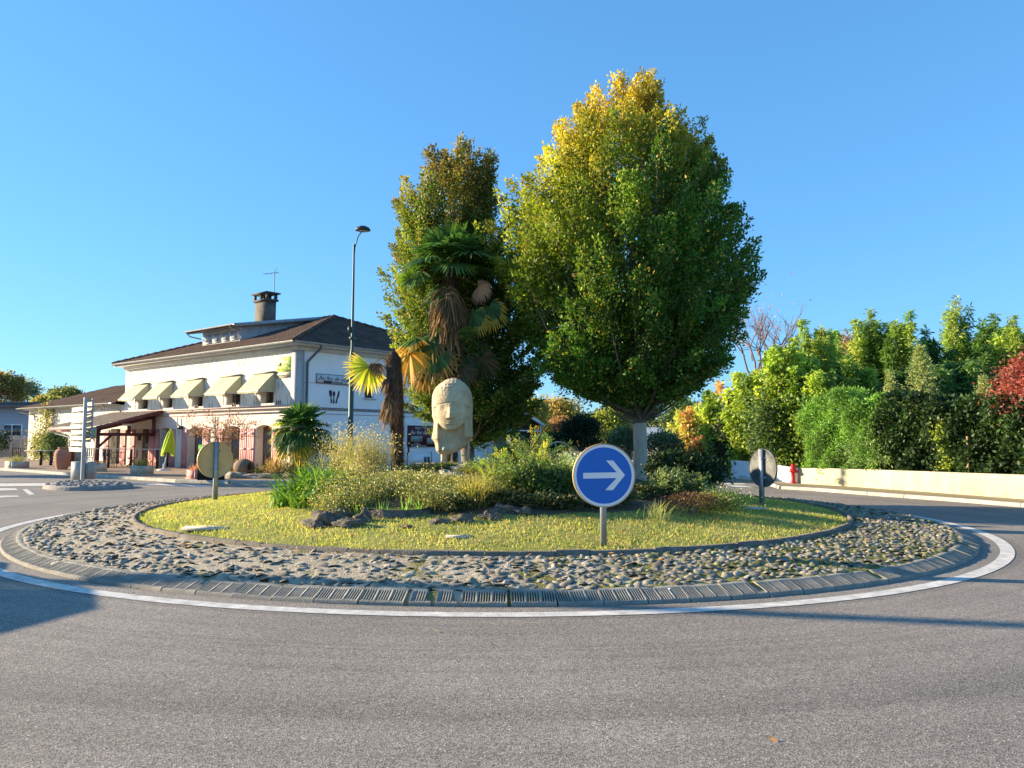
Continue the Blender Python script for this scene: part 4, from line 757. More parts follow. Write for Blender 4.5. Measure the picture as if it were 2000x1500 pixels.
# upper windows + awnings
SAND = mat('awning_canvas', (.48, .45, .29), .9, .08, 3, .1, 60)
for i, (a_, c_) in enumerate(W5):
    a2_, c2_ = a_+.12, c_-.12; w = MB(); w.box(.24, .30, a2_, c2_, 2.93, 4.1); fr = w.build('window', BROWN, bld, local=True)
    g = MB(); [g.box(.228, .239, q0, q1, 3.0, 4.02) for q0, q1 in ((a2_+.07, (a2_+c2_)/2-.035), ((a2_+c2_)/2+.035, c2_-.07))]; o = g.build('pane', GLASS, fr, local=True)
    g = MB(); g.box(.02, .22, c2_-.5, c2_-.004, 2.94, 4.09); g.build('reveal_panel', OFFW, fr, local=True)
    aw = MB(); t = .012; pj = .8; zt, zb_ = 4.18, 3.42
    A = np.array([[(x, y, z) for y in np.linspace(a_, c_, 9)] for x, z in ((-.05, zt), (-.42, zt-.36), (-pj, zb_), (-pj, zb_-.1))]); A[1:, :, 2] += .012*np.sin(np.linspace(0, 9, 9))+.006*rng.normal(size=9); aw.grid(A)
    A2 = A+(.008, 0, -.012); aw.grid(A2)
    for y in (a_, c_): aw.poly([(-.05, y, zt), (-pj, y, zb_), (-.03, y, zb_-.02)])
    r_ = aw.build('awning', SAND, bld, local=True); g = MB(); g.box(-.11, -.004, a_-.05, c_+.05, zt-.02, zt+.05); g.build('awning_box', mat('awning_bar', (.2, .19, .16), .6), r_, local=True)
    g = MB(); [g.tube([(-.02, y, zb_-.04), (-pj, y, zb_-.03)], .012, 5) for y in (a_, c_)]; g.tube([(-pj-.01, a_-.02, zb_-.03), (-pj-.01, c_+.02, zb_-.03)], .016, 6); g.build('awning_arm', WFR, r_, local=True)
# ground floor doors + shutters
for i, (a_, c_, z0, z1, r_) in enumerate(gf):
    d = MB(); d.box(.34, .40, a_, c_, z0, z1); dr_ = d.build('door', BROWN if i != 0 else mat('red_brown_wood', (.26, .09, .05), .6, .2, 6), bld, local=True)
    g = MB(); g.box(.326, .339, a_+.12, a_+(c_-a_)*.47, .35, 1.8); g.box(.326, .339, a_+(c_-a_)*.53, c_-.12, .35, 1.8); g.build('pane', GLASS, dr_, local=True)
def shutter(y0, y1, M=PINK, z0=.08, z1=1.9):
    g = MB(); n = max(3, int((y1-y0)/.13)); w_ = (y1-y0)/n
    for k_ in range(n): g.box(-.045, -.006, y0+k_*w_+.004, y0+(k_+1)*w_-.004, z0, z1)
    for z in (.3, 1.0, 1.65): g.box(-.058, -.046, y0+.02, y1-.02, z, z+.08)
    g.build('shutter', M, bld, local=True)
for y0, y1 in ((.98, 1.56), (2.84, 3.38), (3.42, 3.94), (5.32, 5.9), (6.5, 7.04), (8.48, 8.98), (9.62, 10.14), (11.16, 11.62), (11.72, 12.24), (13.76, 14.3)): shutter(y0, y1, PINK)
g = MB(); g.box(-.18, -.01, 8.92, 9.12, 1.9, 2.05); g.box(-.12, -.01, 13.1, 13.3, 1.35, 1.6); g.build('wall_lamp', mat('black_metal', (.03, .03, .03), .5), bld, local=True)
for y in (1.05, 4.4, 7.6):   # dark wall vents on the sill band
    g = MB(); [g.box(-.02, -.002, y+k_*.13, y+k_*.13+.05, 2.86, 3.02) for k_ in range(3)]; g.build('wall_vent', BROWN, bld, local=True)
# side windows
for i, (a_, c_, z0, z1, r_) in enumerate(sideops):
    w = MB(); w.box(a_, c_, .14, .20, z0, z1); fr = w.build('window' if z0 > 1 else 'door', BROWN, bld, local=True); g = MB(); g.box(a_+.07, (a_+c_)/2-.03, .128, .139, z0+.07, z1-.07); g.box((a_+c_)/2+.03, c_-.07, .128, .139, z0+.07, z1-.07); g.build('pane', GLASS, fr, local=True)
    if z0 > 1: g = MB(); g.box(a_-.1, c_+.1, -.07, .13, z0-.07, z0-.003); g.build('sill', OFFW, bld, local=True)
g = MB(); g.box(8.2, 9.1, -.04, -.004, .05, 1.15); g.build('shutter', mat('red_shutter', (.2, .03, .035), .7), bld, local=True)
# eaves: soffit, fascia, gutter
b = MB(); o_ = .42; b.box(-o_, 0-.003, -o_, LW+o_, EZ+.0, EZ+.05); b.box(0, WX+o_, -o_, -.003, EZ+.0, EZ+.05); b.box(-o_-.02, -o_, -o_-.02, LW+o_, EZ-.02, EZ+.14); b.box(-o_, WX+o_, -o_-.02, -o_, EZ-.02, EZ+.14)
b.box(-.13, -.003, -.1, LW, EZ-.17, EZ-.003); b.box(-.003, WX, -.13, -.003, EZ-.17, EZ-.003); b.build('eaves', OFFW, bld, local=True)
def gutter(pts, par, r=.075):
    b = MB(); pts = [np.array(p) for p in pts]; d = unit(pts[1]-pts[0]); s = np.cross(d, (0, 0, 1)); q = np.linspace(math.pi, 2*math.pi, 9)
    A = np.array([[p+s*r*math.cos(u)+np.array((0, 0, r*math.sin(u))) for p in pts] for u in q]); b.grid(A); b.grid(A*1.0+np.array((0, 0, .006))); b.build('gutter', ZINC, par, local=True)
gutter([(-o_-.1, -o_-.1, EZ+.12), (-o_-.1, LW+o_, EZ+.12)], bld); gutter([(-o_-.1, -o_-.1, EZ+.12), (WX+o_, -o_-.1, EZ+.12)], bld)
b = MB(); b.tube([(.75, -o_-.1, EZ+.03), (.75, -o_-.08, EZ-.08), (.52, -.14, EZ-.5), (.42, -.1, EZ-.65), (.42, -.1, .1)], .05, 8); b.build('downpipe', mat('dark_pipe', (.10, .11, .12), .5), bld, local=True)
b = MB(); b.tube([(-.1, 9.28, 2.45), (-.1, 9.28, 2.1), (-.07, 9.28, 1.6)], .03, 6); b.build('downpipe', OFFW, bld, local=True); b = MB(); b.tube([(-.06, 5.95, 2.45), (-.06, 5.95, .1)], .03, 6); b.build('downpipe', OFFW, bld, local=True)
# roofs
def tiled(b, e0, e1, r0, r1, pitch=.24, step=.36, amp=.028):
    """eave e0->e1, top r0->r1 (all 3-D); corrugated courses of roof tiles"""
    e0, e1, r0, r1 = [np.array(q, float) for q in (e0, e1, r0, r1)]; L = np.linalg.norm(e1-e0); u = (e1-e0)/L
    f0 = np.dot(r0-e0, u); f1 = np.dot(r1-e0, u); up_ = (r0-e0)-u*f0; S = np.linalg.norm(up_); v = up_/S; n = np.cross(u, v); n *= np.sign(n[2])
    rows = int(S/step)+1; ug = np.arange(0, L+pitch/6, pitch/6); ug[-1] = min(ug[-1], L)
    for k_ in range(rows):
        v0, v1 = k_*S/rows, (k_+1)*S/rows; lo0, hi0 = f0*v0/S, L+(f1-L)*v0/S; lo1, hi1 = f0*v1/S, L+(f1-L)*v1/S
        g = np.concatenate([[0], ug[1:-1], [L]]); a0 = np.clip(g, lo0, hi0); a1 = np.clip(g, lo1, max(lo1, hi1)); w_ = amp*(.5+.5*np.cos(2*math.pi*g/pitch)); rn = rng.normal(size=len(g))*.002
        A0 = e0+a0[:, None]*u+v0*v+(w_+rn+.022)[:, None]*n; A1 = e0+a1[:, None]*u+(v1+.02)*v+(w_+rn)[:, None]*n; b.grid(np.stack([A0, A1])); b.grid(np.stack([A0-n*.03, A0]))
ov = .5; ez = EZ+.13; rz_ = 7.62; xm = WX/2; ya, yb_ = xm-.4, LW-xm+.4
b = MB(); tiled(b, (-ov, -ov, ez), (-ov, LW+ov, ez), (xm, ya, rz_), (xm, yb_, rz_)); tiled(b, (WX+ov, -ov, ez), (-ov, -ov, ez), (xm, ya, rz_), (xm-.01, ya, rz_))
tiled(b, (WX+ov, LW+ov, ez), (WX+ov, -ov, ez), (xm, yb_, rz_), (xm, ya, rz_)); tiled(b, (-ov, LW+ov, ez), (WX+ov, LW+ov, ez), (xm, yb_, rz_), (xm+.01, yb_, rz_))
for p_, q_ in (((-ov, -ov, ez), (xm, ya, rz_)), ((WX+ov, -ov, ez), (xm, ya, rz_)), ((-ov, LW+ov, ez), (xm, yb_, rz_)), ((WX+ov, LW+ov, ez), (xm, yb_, rz_)), ((xm, ya, rz_), (xm, yb_, rz_))):
    p_, q_ = np.array(p_), np.array(q_); n = int(np.linalg.norm(q_-p_)/.38); 
    for k_ in range(n): b.tube([p_+(q_-p_)*k_/n+(0, 0, .02), p_+(q_-p_)*(k_+1)/n+(0, 0, .035)], [.085, .105], 7)
roof = b.build('roof', TILE, bld, local=True)
# dormer
DW = mat('dormer_wall', (.46, .46, .46), .9, .3, 1.5, .3, 20); b = MB(); dx, dy0, dy1, dz0, dz1 = 1.5, 6.7, 10.2, 5.9, 6.72
zr = lambda x: ez+(rz_-ez)*(x+ov)/(xm+ov)
b.poly([(dx, dy0, dz0), (dx, dy1, dz0), (dx, dy1, dz1), (dx, dy0, dz1)])
for y in (dy0, dy1): b.poly([(dx, y, zr(dx)-.1), (dx, y, dz1), (5.4, y, 7.5), (5.4, y, 7.3)])
dm = b.build('dormer', DW, bld, local=True)
for k_ in range(4):
    y0 = 6.86+k_*.76+(.08 if k_ > 1 else 0); g = MB(); g.box(dx-.05, dx-.004, y0, y0+.68, 6.12, 6.62); w = g.build('dormer_window', WFR, dm, local=True); RM[w.name] = RM[dm.name]
    g = MB(); g.box(dx-.062, dx-.051, y0+.07, y0+.61, 6.19, 6.56); o = g.build('pane', mat('curtained_glass', (.35, .38, .42), .15, .1, 3, spec=.8), bld, local=True); o.name = 'dormer_pane'
b = MB(); sl_ = (7.66-6.78)/(xm-1.0); 
A = [(.92, dy0-.35, 6.76), (.92, dy1+.4, 6.76), (xm+.1, dy1+.4, 7.70), (xm+.1, dy0-.35, 7.70)]; tiled(b, A[0], A[1], A[3], A[2], .3, .6, .012); b.build('dormer_roof', mat('slate_grey', (.13, .13, .13), .8, .3, 3), dm, local=True)
b = MB(); b.beam((.92, dy0-.37, 6.70), (xm, dy0-.37, 7.64), .03, .17); b.beam((.92, dy1+.42, 6.70), (xm, dy1+.42, 7.64), .03, .17); b.poly([(.95, dy0-.33, 6.66), (.95, dy1+.38, 6.66), (dx+.05, dy1+.38, 6.74), (dx+.05, dy0-.33, 6.74)]); b.build('dormer_fascia', mat('zinc_flashing', (.30, .33, .34), .6, .2, 4), dm, local=True)
gutter([(.86, dy0-.4, 6.74), (.86, dy1+.5, 6.74)], dm, .06)
b = MB(); b.tube([(.86, dy0-.1, 6.68), (1.0, dy0-.1, 6.55), (1.4, dy0-.04, 6.5), (1.44, dy0-.04, 6.0)], .035, 6); b.build('downpipe', ZINC, dm, local=True); b = MB(); b.tube([(.86, dy1+.4, 6.68), (1.0, dy1+.3, 6.5), (1.44, dy1+.04, 6.4)], .035, 6); b.build('downpipe', ZINC, dm, local=True)
CHM = mat('chimney_render', (.055, .05, .045), .95, .4, 2.5, .5, 20, col2=(.17, .15, .125))
b = MB(); b.box(4.2, 4.75, 8.85, 9.95, 7.0, 8.6); ch = b.build('chimney', CHM, roof, local=True)
b = MB(); b.box(4.12, 4.83, 8.75, 10.05, 8.6, 8.7); b.box(4.06, 4.89, 8.66, 10.14, 8.98, 9.05); [b.box(x, x+.1, y, y+.12, 8.70, 8.98) for x in (4.16, 4.68) for y in (8.79, 9.33, 9.89)]; b.build('chimney_cap', mat('dark_concrete', (.07, .065, .06), .9, .3, 6), bld, local=True)
b = MB(); b.tube([(5.0, 9.45, 8.2), (5.0, 9.45, 10.35)], .022, 6); b.tube([(4.8, 10.1, 10.25), (5.1, 9.2, 10.28)], .014, 5)
for k_ in range(5): b.tube([(4.8+.07*k_-.12, 10.1-.2*k_-.03, 10.25), (4.8+.07*k_+.12, 10.1-.2*k_+.05, 10.25)], .009, 4)
b.tube([(5, 9.45, 10.3), (5.02, 9.3, 10.5)], .012, 4)
tag(b.build('antenna', mat('antenna_metal', (.12, .12, .12), .5, metal=.5), loc=RW(5, 9.45, 8.2)), 'thin roof television antenna beside the chimney', 'antenna'); ao = bpy.data.objects['antenna']; ao.rotation_euler[2] = RZ
for v in ao.data.vertices: v.co = v.co+Vector(RW(5, 9.45, 8.2))-Vector((5, 9.45, 8.2))
# rear porch on the right
b = MB(); b.box(WX, WX+2.2, .5, .6, -.05, 2.3); b.build('side_wall', SIDE, bld, local=True)
b = MB(); p0 = (11.9, -.3, 2.0)
b.poly([(WX-.2, -1.0, 2.72), (WX+1.2, -1.0, 2.95), (WX+1.2, 3, 2.95), (WX-.2, 3, 2.72)]); b.poly([(WX+1.2, -1.0, 2.95), (WX+3.0, -1.0, 2.25), (WX+3.0, 3, 2.25), (WX+1.2, 3, 2.95)]); b.build('porch_roof', TILE, bld, local=True)
b = MB(); b.beam((WX-.2, -1.05, 2.68), (WX+1.2, -1.05, 2.9), .03, .16); b.beam((WX+1.2, -1.05, 2.9), (WX+3.0, -1.05, 2.2), .03, .16); b.box(WX+.05, WX+.2, -1, -.85, 0, 2.7); b.box(WX+2.7, WX+2.76, -1, -.94, 0, 2.3); b.box(WX+.2, WX+2.7, -.99, -.94, 1.9, 1.97); b.build('porch_frame', WFR, bld, local=True)
b = MB(); b.poly([(WX+.2, -.6, 0), (WX+2.7, -.6, 0), (WX+2.7, -.6, 2.2), (WX+.2, -.6, 2.6)]); b.build('porch_interior', mat('dark_interior', (.03, .028, .025), .8), bld, local=True)
# left wing
WL0, WL1, WZ, WRX, WRZ = LW, 28.6, 3.2, 4.2, 4.85
wops = [(15.5, 16.7, .02, 1.95, 0), (19.85, 21.3, .02, 1.95, 0)]
b = MB(); wall(b, 'L', WL0+.003, WL1, -.05, WZ, wops, .4); b.poly([(0, WL1, -.05), (8.4, WL1, -.05), (8.4, WL1, WZ), (0, WL1, WZ)]); b.poly([(8.4, WL0, -.05), (8.4, WL1, -.05), (8.4, WL1, WZ), (8.4, WL0, WZ)]); b.build('wing_wall', UPW, bld, local=True)
for a_, c_, *_ in wops:
    b = MB(); b.box(.34, .39, a_, c_, .02, 1.95); d_ = b.build('door', mat('grey_brown_wood', (.22, .20, .17), .7, .2, 5), bld, local=True)
for y0, y1 in ((14.8, 15.4), (16.8, 17.4)): shutter(y0, y1, PINK)
b = MB(); tiled(b, (-.45, WL0+.01, WZ+.1), (-.45, WL1+.45, WZ+.1), (WRX, WL0+.01, WRZ), (WRX, WL1-2.6, WRZ)); tiled(b, (-.45, WL1+.45, WZ+.1), (8.85, WL1+.45, WZ+.1), (WRX, WL1-2.6, WRZ), (WRX+.01, WL1-2.6, WRZ)); tiled(b, (8.85, WL1+.45, WZ+.1), (8.85, WL0, WZ+.1), (WRX, WL1-2.6, WRZ), (WRX, WL0, WRZ)); b.build('wing_roof', TILE, bld, local=True)
b = MB(); b.box(-.45, -.003, WL0+.42, WL1+.4, WZ+.0, WZ+.04); b.box(-.47, -.45, WL0+.42, WL1+.42, WZ-.02, WZ+.1); b.build('eaves', OFFW, bld, local=True); gutter([(-.54, WL0+.5, WZ+.09), (-.54, WL1+.5, WZ+.09)], bld, .06)
b = MB(); b.tube([(-.54, WL1+.1, WZ), (-.5, WL1, WZ-.15), (-.1, WL1-1.2, WZ-.35), (-.07, WL1-1.3, WZ-.7)], .04, 6, (.2, .2, .2)); b.build('downpipe', mat('dark_pipe', (.06, .06, .065), .5), bld, local=True); b = MB(); b.tube([(-.54, WL0+1.4, WZ), (-.5, WL0+1.2, WZ-.15), (-.1, WL0+.3, WZ-.3), (-.1, WL0+.1, WZ-.5)], .04, 6); b.build('downpipe', mat('dark_pipe', (.06, .06, .065), .5), bld, local=True)
# timber canopy
can = thing('timber_canopy', RW(-2.7, 11.6, 0), 'maroon timber canopy with small tiled lean-to roof on posts in front of the entrance', 'canopy')
def lw(p): return RW(*p)
b = MB(); rt = [np.array(lw(p)) for p in ((-3.1, 10.85, 2.0), (-3.1, 16.3, 2.0), (-.06, 16.3, 2.80), (-.06, 10.85, 2.80))]; tiled(b, rt[0], rt[1], rt[3], rt[2], .2, .3, .024); b.build('canopy_roof', mat('canopy_tiles', (.15, .115, .09), .85, .4, 2.5, .4, 30, col2=(.24, .19, .15)), can)
def bm(lst, name, w=.13, M=MAROON):
    b = MB(); [b.beam(lw(p), lw(q), w, h) for p, q, h in lst]; b.build(name, M, can)
bm([((-3.1, 10.83, 1.93), (-.08, 10.83, 2.73), .15)], 'barge_board', .04); bm([((-3.12, 10.85, 1.9), (-3.12, 16.3, 1.9), .13)], 'eaves_beam', .05)
bm([((-2.72, 11.6, 1.64), (-.08, 11.6, 1.64), .15), ((-2.9, 11.6, 1.82), (-.1, 11.6, 2.5), .13), ((-1.3, 11.6, 1.66), (-1.3, 11.6, 2.2), .12), ((-.12, 11.6, 1.6), (-.12, 11.6, 2.55), .12), ((-2.72, 11.6, 1.0), (-2.1, 11.6, 1.6), .09)], 'truss', .12)
bm([((-2.72, 11.4, 1.82), (-2.72, 16.2, 1.82), .15), ((-2.72, 11.6, 1.15), (-2.72, 12.25, 1.76), .09), ((-2.72, 14.4, 1.15), (-2.72, 13.75, 1.76), .09)], 'purlin', .13)
for y in (11.6, 14.4): bm([((-2.72, y, .0), (-2.72, y, 1.78), .16)], 'post', .16)
b = MB(); b.tube([lw((-3.1, 16.0, 1.85)), lw((-3.0, 15.9, 1.72)), lw((-2.72, 14.75, 1.5)), lw((-2.72, 14.7, .1))], .045, 7); b.build('downpipe', OFFW, can)
b = MB(); b.obox(lw((-1.5, 11.3, 2.1)), (.5, .06, .1), rz=RZ); b.build('canopy_light', WFR, can)

# ---- writing on the facade
def text_obj(s, size, M, par=None, name='lettering', shear=.35, ext=.004, space=1.0, rot=None, loc=None, bold=0):
    cu = bpy.data.curves.new('t', 'FONT'); cu.body = s; cu.size = size; cu.shear = shear; cu.extrude = ext; cu.space_character = space; cu.offset = bold; cu.resolution_u = 3; cu.align_x = 'LEFT'
    tmp = bpy.data.objects.new('t', cu); COL.objects.link(tmp); dg = bpy.context.evaluated_depsgraph_get(); me = bpy.data.meshes.new_from_object(tmp.evaluated_get(dg)); bpy.data.objects.remove(tmp); bpy.data.curves.remove(cu)
    me.materials.clear(); me.materials.append(M); o = bpy.data.objects.new(name, me); COL.objects.link(o); o.parent = par; o.matrix_local = Matrix.Translation(loc)@rot; return o
ROTR = Matrix.Rotation(math.pi/2, 4, 'X')                                   # reads along +x on the right-hand wall (faces -y)
ROTL = Matrix.Rotation(-math.pi/2, 4, 'Z')@Matrix.Rotation(math.pi/2, 4, 'X')   # reads along -y on the front (faces -x)
INK = mat('ink_dark', (.02, .025, .06), .6); GREENINK = mat('ink_green', (.30, .45, .07), .7); PALEINK = mat('ink_pale', (.70, .62, .60), .6)
def signbox(name, label, x0, x1, z0, z1, wallax, M, th=.05, par=True):
    lo = RW((x0), 0, z0) if wallax == 'R' else RW(0, x0, z0); t = thing(name, lo, label, 'sign', rz=RZ); b = MB()
    if wallax == 'R': b.box(0, x1-x0, -th, -.003, 0, z1-z0)
    else: b.box(-th, -.003, x1-x0, 0, 0, z1-z0)
    b.build('panel', M, t, local=True); return t
t = signbox('wall_sign', 'white framed restaurant name sign high on the shaded side wall', .9, 2.95, 3.74, 4.13, 'R', mat('white_panel', (.66, .69, .72), .6, .05, 3))
b = MB(); [b.box(*q) for q in ((0, 2.05, -.062, -.051, 0, .018), (0, 2.05, -.062, -.051, .372, .39), (0, .018, -.062, -.051, .018, .372), (2.032, 2.05, -.062, -.051, .018, .372))]; b.build('border', INK, t, local=True)
text_obj('Au feu de bois', .27, INK, t, loc=(.10, -.054, .14), rot=ROTR, space=.98); b = MB(); b.box(.36, .78, -.056, -.051, .03, .115); b.build('redaction_strip', INK, t, local=True); text_obj('Restaurant', .11, INK, t, loc=(.84, -.054, .04), rot=ROTR)
t = signbox('wall_banner', 'lime yellow restaurant banner at the top corner of the sunlit front', 1.38, .16, 4.18, 4.78, 'L', mat('lime_panel', (.52, .66, .14), .6, .05, 3), .03)
text_obj('Au Feu de Bois', .165, GREENINK, t, loc=(-.034, -.04, .06), rot=ROTL); text_obj('restaurant', .13, GREENINK, t, loc=(-.034, -.45, .27), rot=ROTL); text_obj('ici', .12, GREENINK, t, loc=(-.034, -.55, .44), rot=ROTL)
b = MB(); b.box(-.038, -.031, -.36, -.08, .24, .38); b.build('redaction_strip', mat('grey_strip', (.22, .24, .18), .7), t, local=True)
t = signbox('wall_banner', 'sand coloured strip banner below the lime yellow one', 1.38, .2, 3.93, 4.165, 'L', mat('sand_panel', (.45, .42, .28), .7, .1, 4), .025)
text_obj('traiteur pizza grill', .10, mat('ink_brown', (.2, .2, .08), .7), t, loc=(-.029, -.08, .07), rot=ROTL)
t = signbox('menu_board', 'maroon restaurant panel with pale lettering standing by the side door', 5.95, 9.3, 1.12, 2.1, 'R', mat('maroon_panel', (.10, .018, .025), .5, .1, 3), .05)
text_obj('Hôtel ** Restaurant', .15, PALEINK, t, loc=(.42, -.054, .82), rot=ROTR); text_obj('Au feu de bois', .27, PALEINK, t, loc=(.12, -.054, .58), rot=ROTR); text_obj('Menu du jour', .09, PALEINK, t, loc=(1.35, -.054, .48), rot=ROTR); text_obj('Terrasse', .08, PALEINK, t, loc=(.4, -.054, .16), rot=ROTR); text_obj('ouverte et ombragée', .08, PALEINK, t, loc=(.12, -.054, .09), rot=ROTR); text_obj('Réservation : 05 58 90 08', .09, PALEINK, t, loc=(.2, -.054, .015), rot=ROTR)
b = MB(); b.box(.18, .9, -.056, -.051, .24, .50, (.4, .45, .4)); b.box(1.2, 1.9, -.056, -.051, .12, .42); b.build('photo_panel', mat('photo_print', (.14, .16, .13), .5, .3, 7, col2=(.45, .46, .42)), t, local=True)
b = MB(); [b.box(x, x+.06, -.045, -.004, -1.1, 0) for x in (.05, 3.2)]; b.build('leg', MAROON, t, local=True)
# cutlery emblem
t = thing('cutlery_emblem', RW(1.55, 0, 2.94), 'dark fork, spoon and knife silhouettes on the shaded side wall', 'sign', rz=RZ); 
def sil(name, pts, ox, ang_):
    b = MB(); ca, sa = math.cos(ang_), math.sin(ang_); F = [(ox+x*ca+z*sa, -.018, -x*sa+z*ca) for x, z in pts]; B = [(x, -.003, z) for x, _, z in F]; b.poly(F); n = len(F)
    for i in range(n): b.poly([F[i], F[(i+1) % n], B[(i+1) % n], B[i]])
    b.build(name, INK, t, local=True)
sil('fork', [(-.03, .01), (.03, .01), (.035, .07), (.015, .26), (.06, .34), (.07, .5), (.055, .54), (-.055, .54), (-.07, .5), (-.06, .34), (-.015, .26), (-.035, .07)], .16, -.14)
sil('spoon', [(-.03, .0), (.03, .0), (.035, .06), (.015, .26)]+[(.062*math.sin(u), .40-.11*math.cos(u)) for u in np.linspace(.5, 5.78, 12)]+[(-.015, .26), (-.035, .06)], .27, 0)
sil('knife', [(-.03, .01), (.03, .01), (.035, .08), (.018, .24), (.055, .30), (.045, .46), (.0, .58), (-.035, .5), (-.03, .28), (-.035, .08)], .38, .28)
# vines on the wing
def vine(name, pts, n, cols, label, ls=.12, sc_=.35):
    t = thing(name, tuple(RW(-.15, pts[0][0], 0.1)), label, 'climbing plant', 'vines on the wing wall'); b = MB(); s = MB()
    P_ = [np.array(RW(-.22, y, z)) for y, z in pts]; s.tube(P_, np.linspace(.035, .01, len(P_)), 5); 
    for i, (p_, (y, z)) in enumerate(zip(P_, pts)):
        m = n//len(P_); q = p_+rng.normal(size=(m, 3))*np.array((sc_*.8, sc_*.5, sc_)); b.quads(leafq(q, ls*rng.uniform(.6, 1.3, m), None, .6), pal(cols, m, .25))
    b.build('foliage', LEAF, t); s.build('stem', BARK, t)
vine('vine', [(25.9, .3), (25.8, .9), (25.6, 1.5), (25.0, 2.0), (24.9, 2.5), (24.7, 3.0), (26.3, 1.3), (26.6, .8)], 2600, [(.16, .18, .06), (.25, .24, .08), (.3, .22, .08), (.07, .09, .03)], 'straggly yellowing vine climbing the left end of the wing wall')
vine('vine', [(24.2, .4), (24.0, .9), (23.6, 1.3), (26.2, .5)], 900, [(.3, .25, .12), (.16, .16, .06)], 'thin browning vine low on the wing wall', sc_=.3)
shrub('wall_shrub', RW(-.7, 22.0, .1), (.95, .6, .85), 5200, .11, [(.07, .11, .05), (.12, .16, .07), (.04, .07, .03)], 'grey-green shrub trained on the wing wall behind the big jar')

# ================================================================== FORECOURT THINGS
GZ = .1
def onF(px, py): p = G(px, py, GZ); return tuple(p)
def lathe_thing(name, p, prof, M, label, cat, **k):
    b = MB(); b.lathe([(r, z+p[2]) for r, z in prof], (p[0], p[1], 0), 28); return tag(b.build(name, M, loc=p, smooth=True), label, cat)
p = P(121, 918, 33.5); p[2] = GZ
jar = thing('terracotta_jar', tuple(p), 'large terracotta jar standing on the forecourt by the wing wall', 'jar'); b = MB(); b.lathe([(.20, p[2]), (.25, p[2]+.12), (.31, p[2]+.5), (.32, p[2]+.68), (.27, p[2]+.83), (.16, p[2]+.90)], (p[0], p[1], 0), 28)
b.build('body', mat('terracotta', (.36, .15, .09), .85, .2, 4, .2, 30, col2=(.44, .21, .13)), jar, smooth=True); b = MB(); b.lathe([(.16, p[2]+.90), (.19, p[2]+.92), (.19, p[2]+.96), (.14, p[2]+.96), (.13, p[2]+.8)], (p[0], p[1], 0), 24); b.build('rim', MATS['terracotta'], jar, smooth=True)
PL = mat('planter_stone', (.38, .31, .23), .95, .4, 5, .6, 20, col2=(.62, .54, .43)); PLR = mat('red_planter', (.55, .17, .17), .85, .3, 8, .4, 30, col2=(.62, .33, .30))
def planter(px, py, sz, M, label, cols, hh=.2, ds=None, rz=RZ):
    p = onF(px, py); t = thing('planter', p, label, 'planter', 'planters on the forecourt'); b = MB(); w, d, h = sz; R = (rotz(rz), np.array(p))
    b.box(-w/2, w/2, -d/2, d/2, 0, h, M=R) if False else None
    for x0, x1, y0, y1 in ((-w/2, w/2, -d/2, -d/2+.06), (-w/2, w/2, d/2-.06, d/2), (-w/2, -w/2+.06, -d/2+.06, d/2-.06), (w/2-.06, w/2, -d/2+.06, d/2-.06)): b.box(x0, x1, y0, y1, .03, h, M=R)
    b.box(-w/2-.02, w/2+.02, -d/2-.02, d/2+.02, 0, .029, M=R); b.build('trough', M, t); b = MB(); b.box(-w/2+.07, w/2-.07, -d/2+.07, d/2-.07, .03, h-.03, M=R); b.build('soil', MATS['bed_soil'], t)
    b = MB(); blades(b, (p[0], p[1], p[2]+h-.03), 90, hh*.5, hh, .6, .2, .02, cols, base=w*.2); N = 260; Pn = np.array(p)+(0, 0, h+hh*.3)+rng.normal(size=(N, 3))*(w*.22, d*.3, hh*.25); b.quads(leafq(Pn, .05, None), pal(cols, N)); b.build('plants', LEAF, t)
planter(33, 914, (.7, .9, .3), PL, 'stone planter with a few twigs, leftmost on the forecourt', OLV, .4)
planter(190, 921, (.45, .75, .34), PL, 'stone planter in front of the canopy post, beside the direction sign', DEAD, .12)
planter(277, 927, (.5, .85, .34), PL, 'stone planter beside the closed lime parasol', OLV, .35)
planter(383, 935, (.4, .6, .3), PLR, 'pinkish red planter with heather next to the chalkboard', [(.35, .12, .10), (.3, .2, .12), (.4, .2, .16)], .25)
# parasol
p = onF(320, 919); t = thing('closed_parasol', p, 'closed lime green parasol leaning on its white pole before the dark doorway', 'parasol'); tp = P(334, 838, p[1]-.05)
b = MB(); b.lathe([(.28, p[2]), (.27, p[2]+.05), (.05, p[2]+.08), (.04, p[2]+.3)], (p[0], p[1], 0), 20); b.build('base', OFFW, t); b = MB(); b.tube([(p[0], p[1], p[2]+.05), tp], .022, 8); b.build('pole', WFR, t)
pa = np.array(p)+(0, 0, .05); b = MB(); n = 24; A = np.zeros((12, n, 3)); d = tp-pa
for i, f in enumerate(np.linspace(1.0, .38, 12)):
    for j in range(n):
        u = 2*math.pi*j/n; k_ = (1-f)/.62; r = (.03+.22*k_**.8)*(1+.38*math.sin(u*4+k_*2))*(1-.15*k_**6); A[i, j] = pa+d*f+np.array((math.cos(u)*r+.04*k_, math.sin(u)*r, -(.10*k_**4)*math.sin(u*2+1)))
b.grid(A, closed=True); b.build('canopy', mat('lime_cloth', (.42, .55, .02), .85, .12, 3, .1, 40), t, smooth=True)
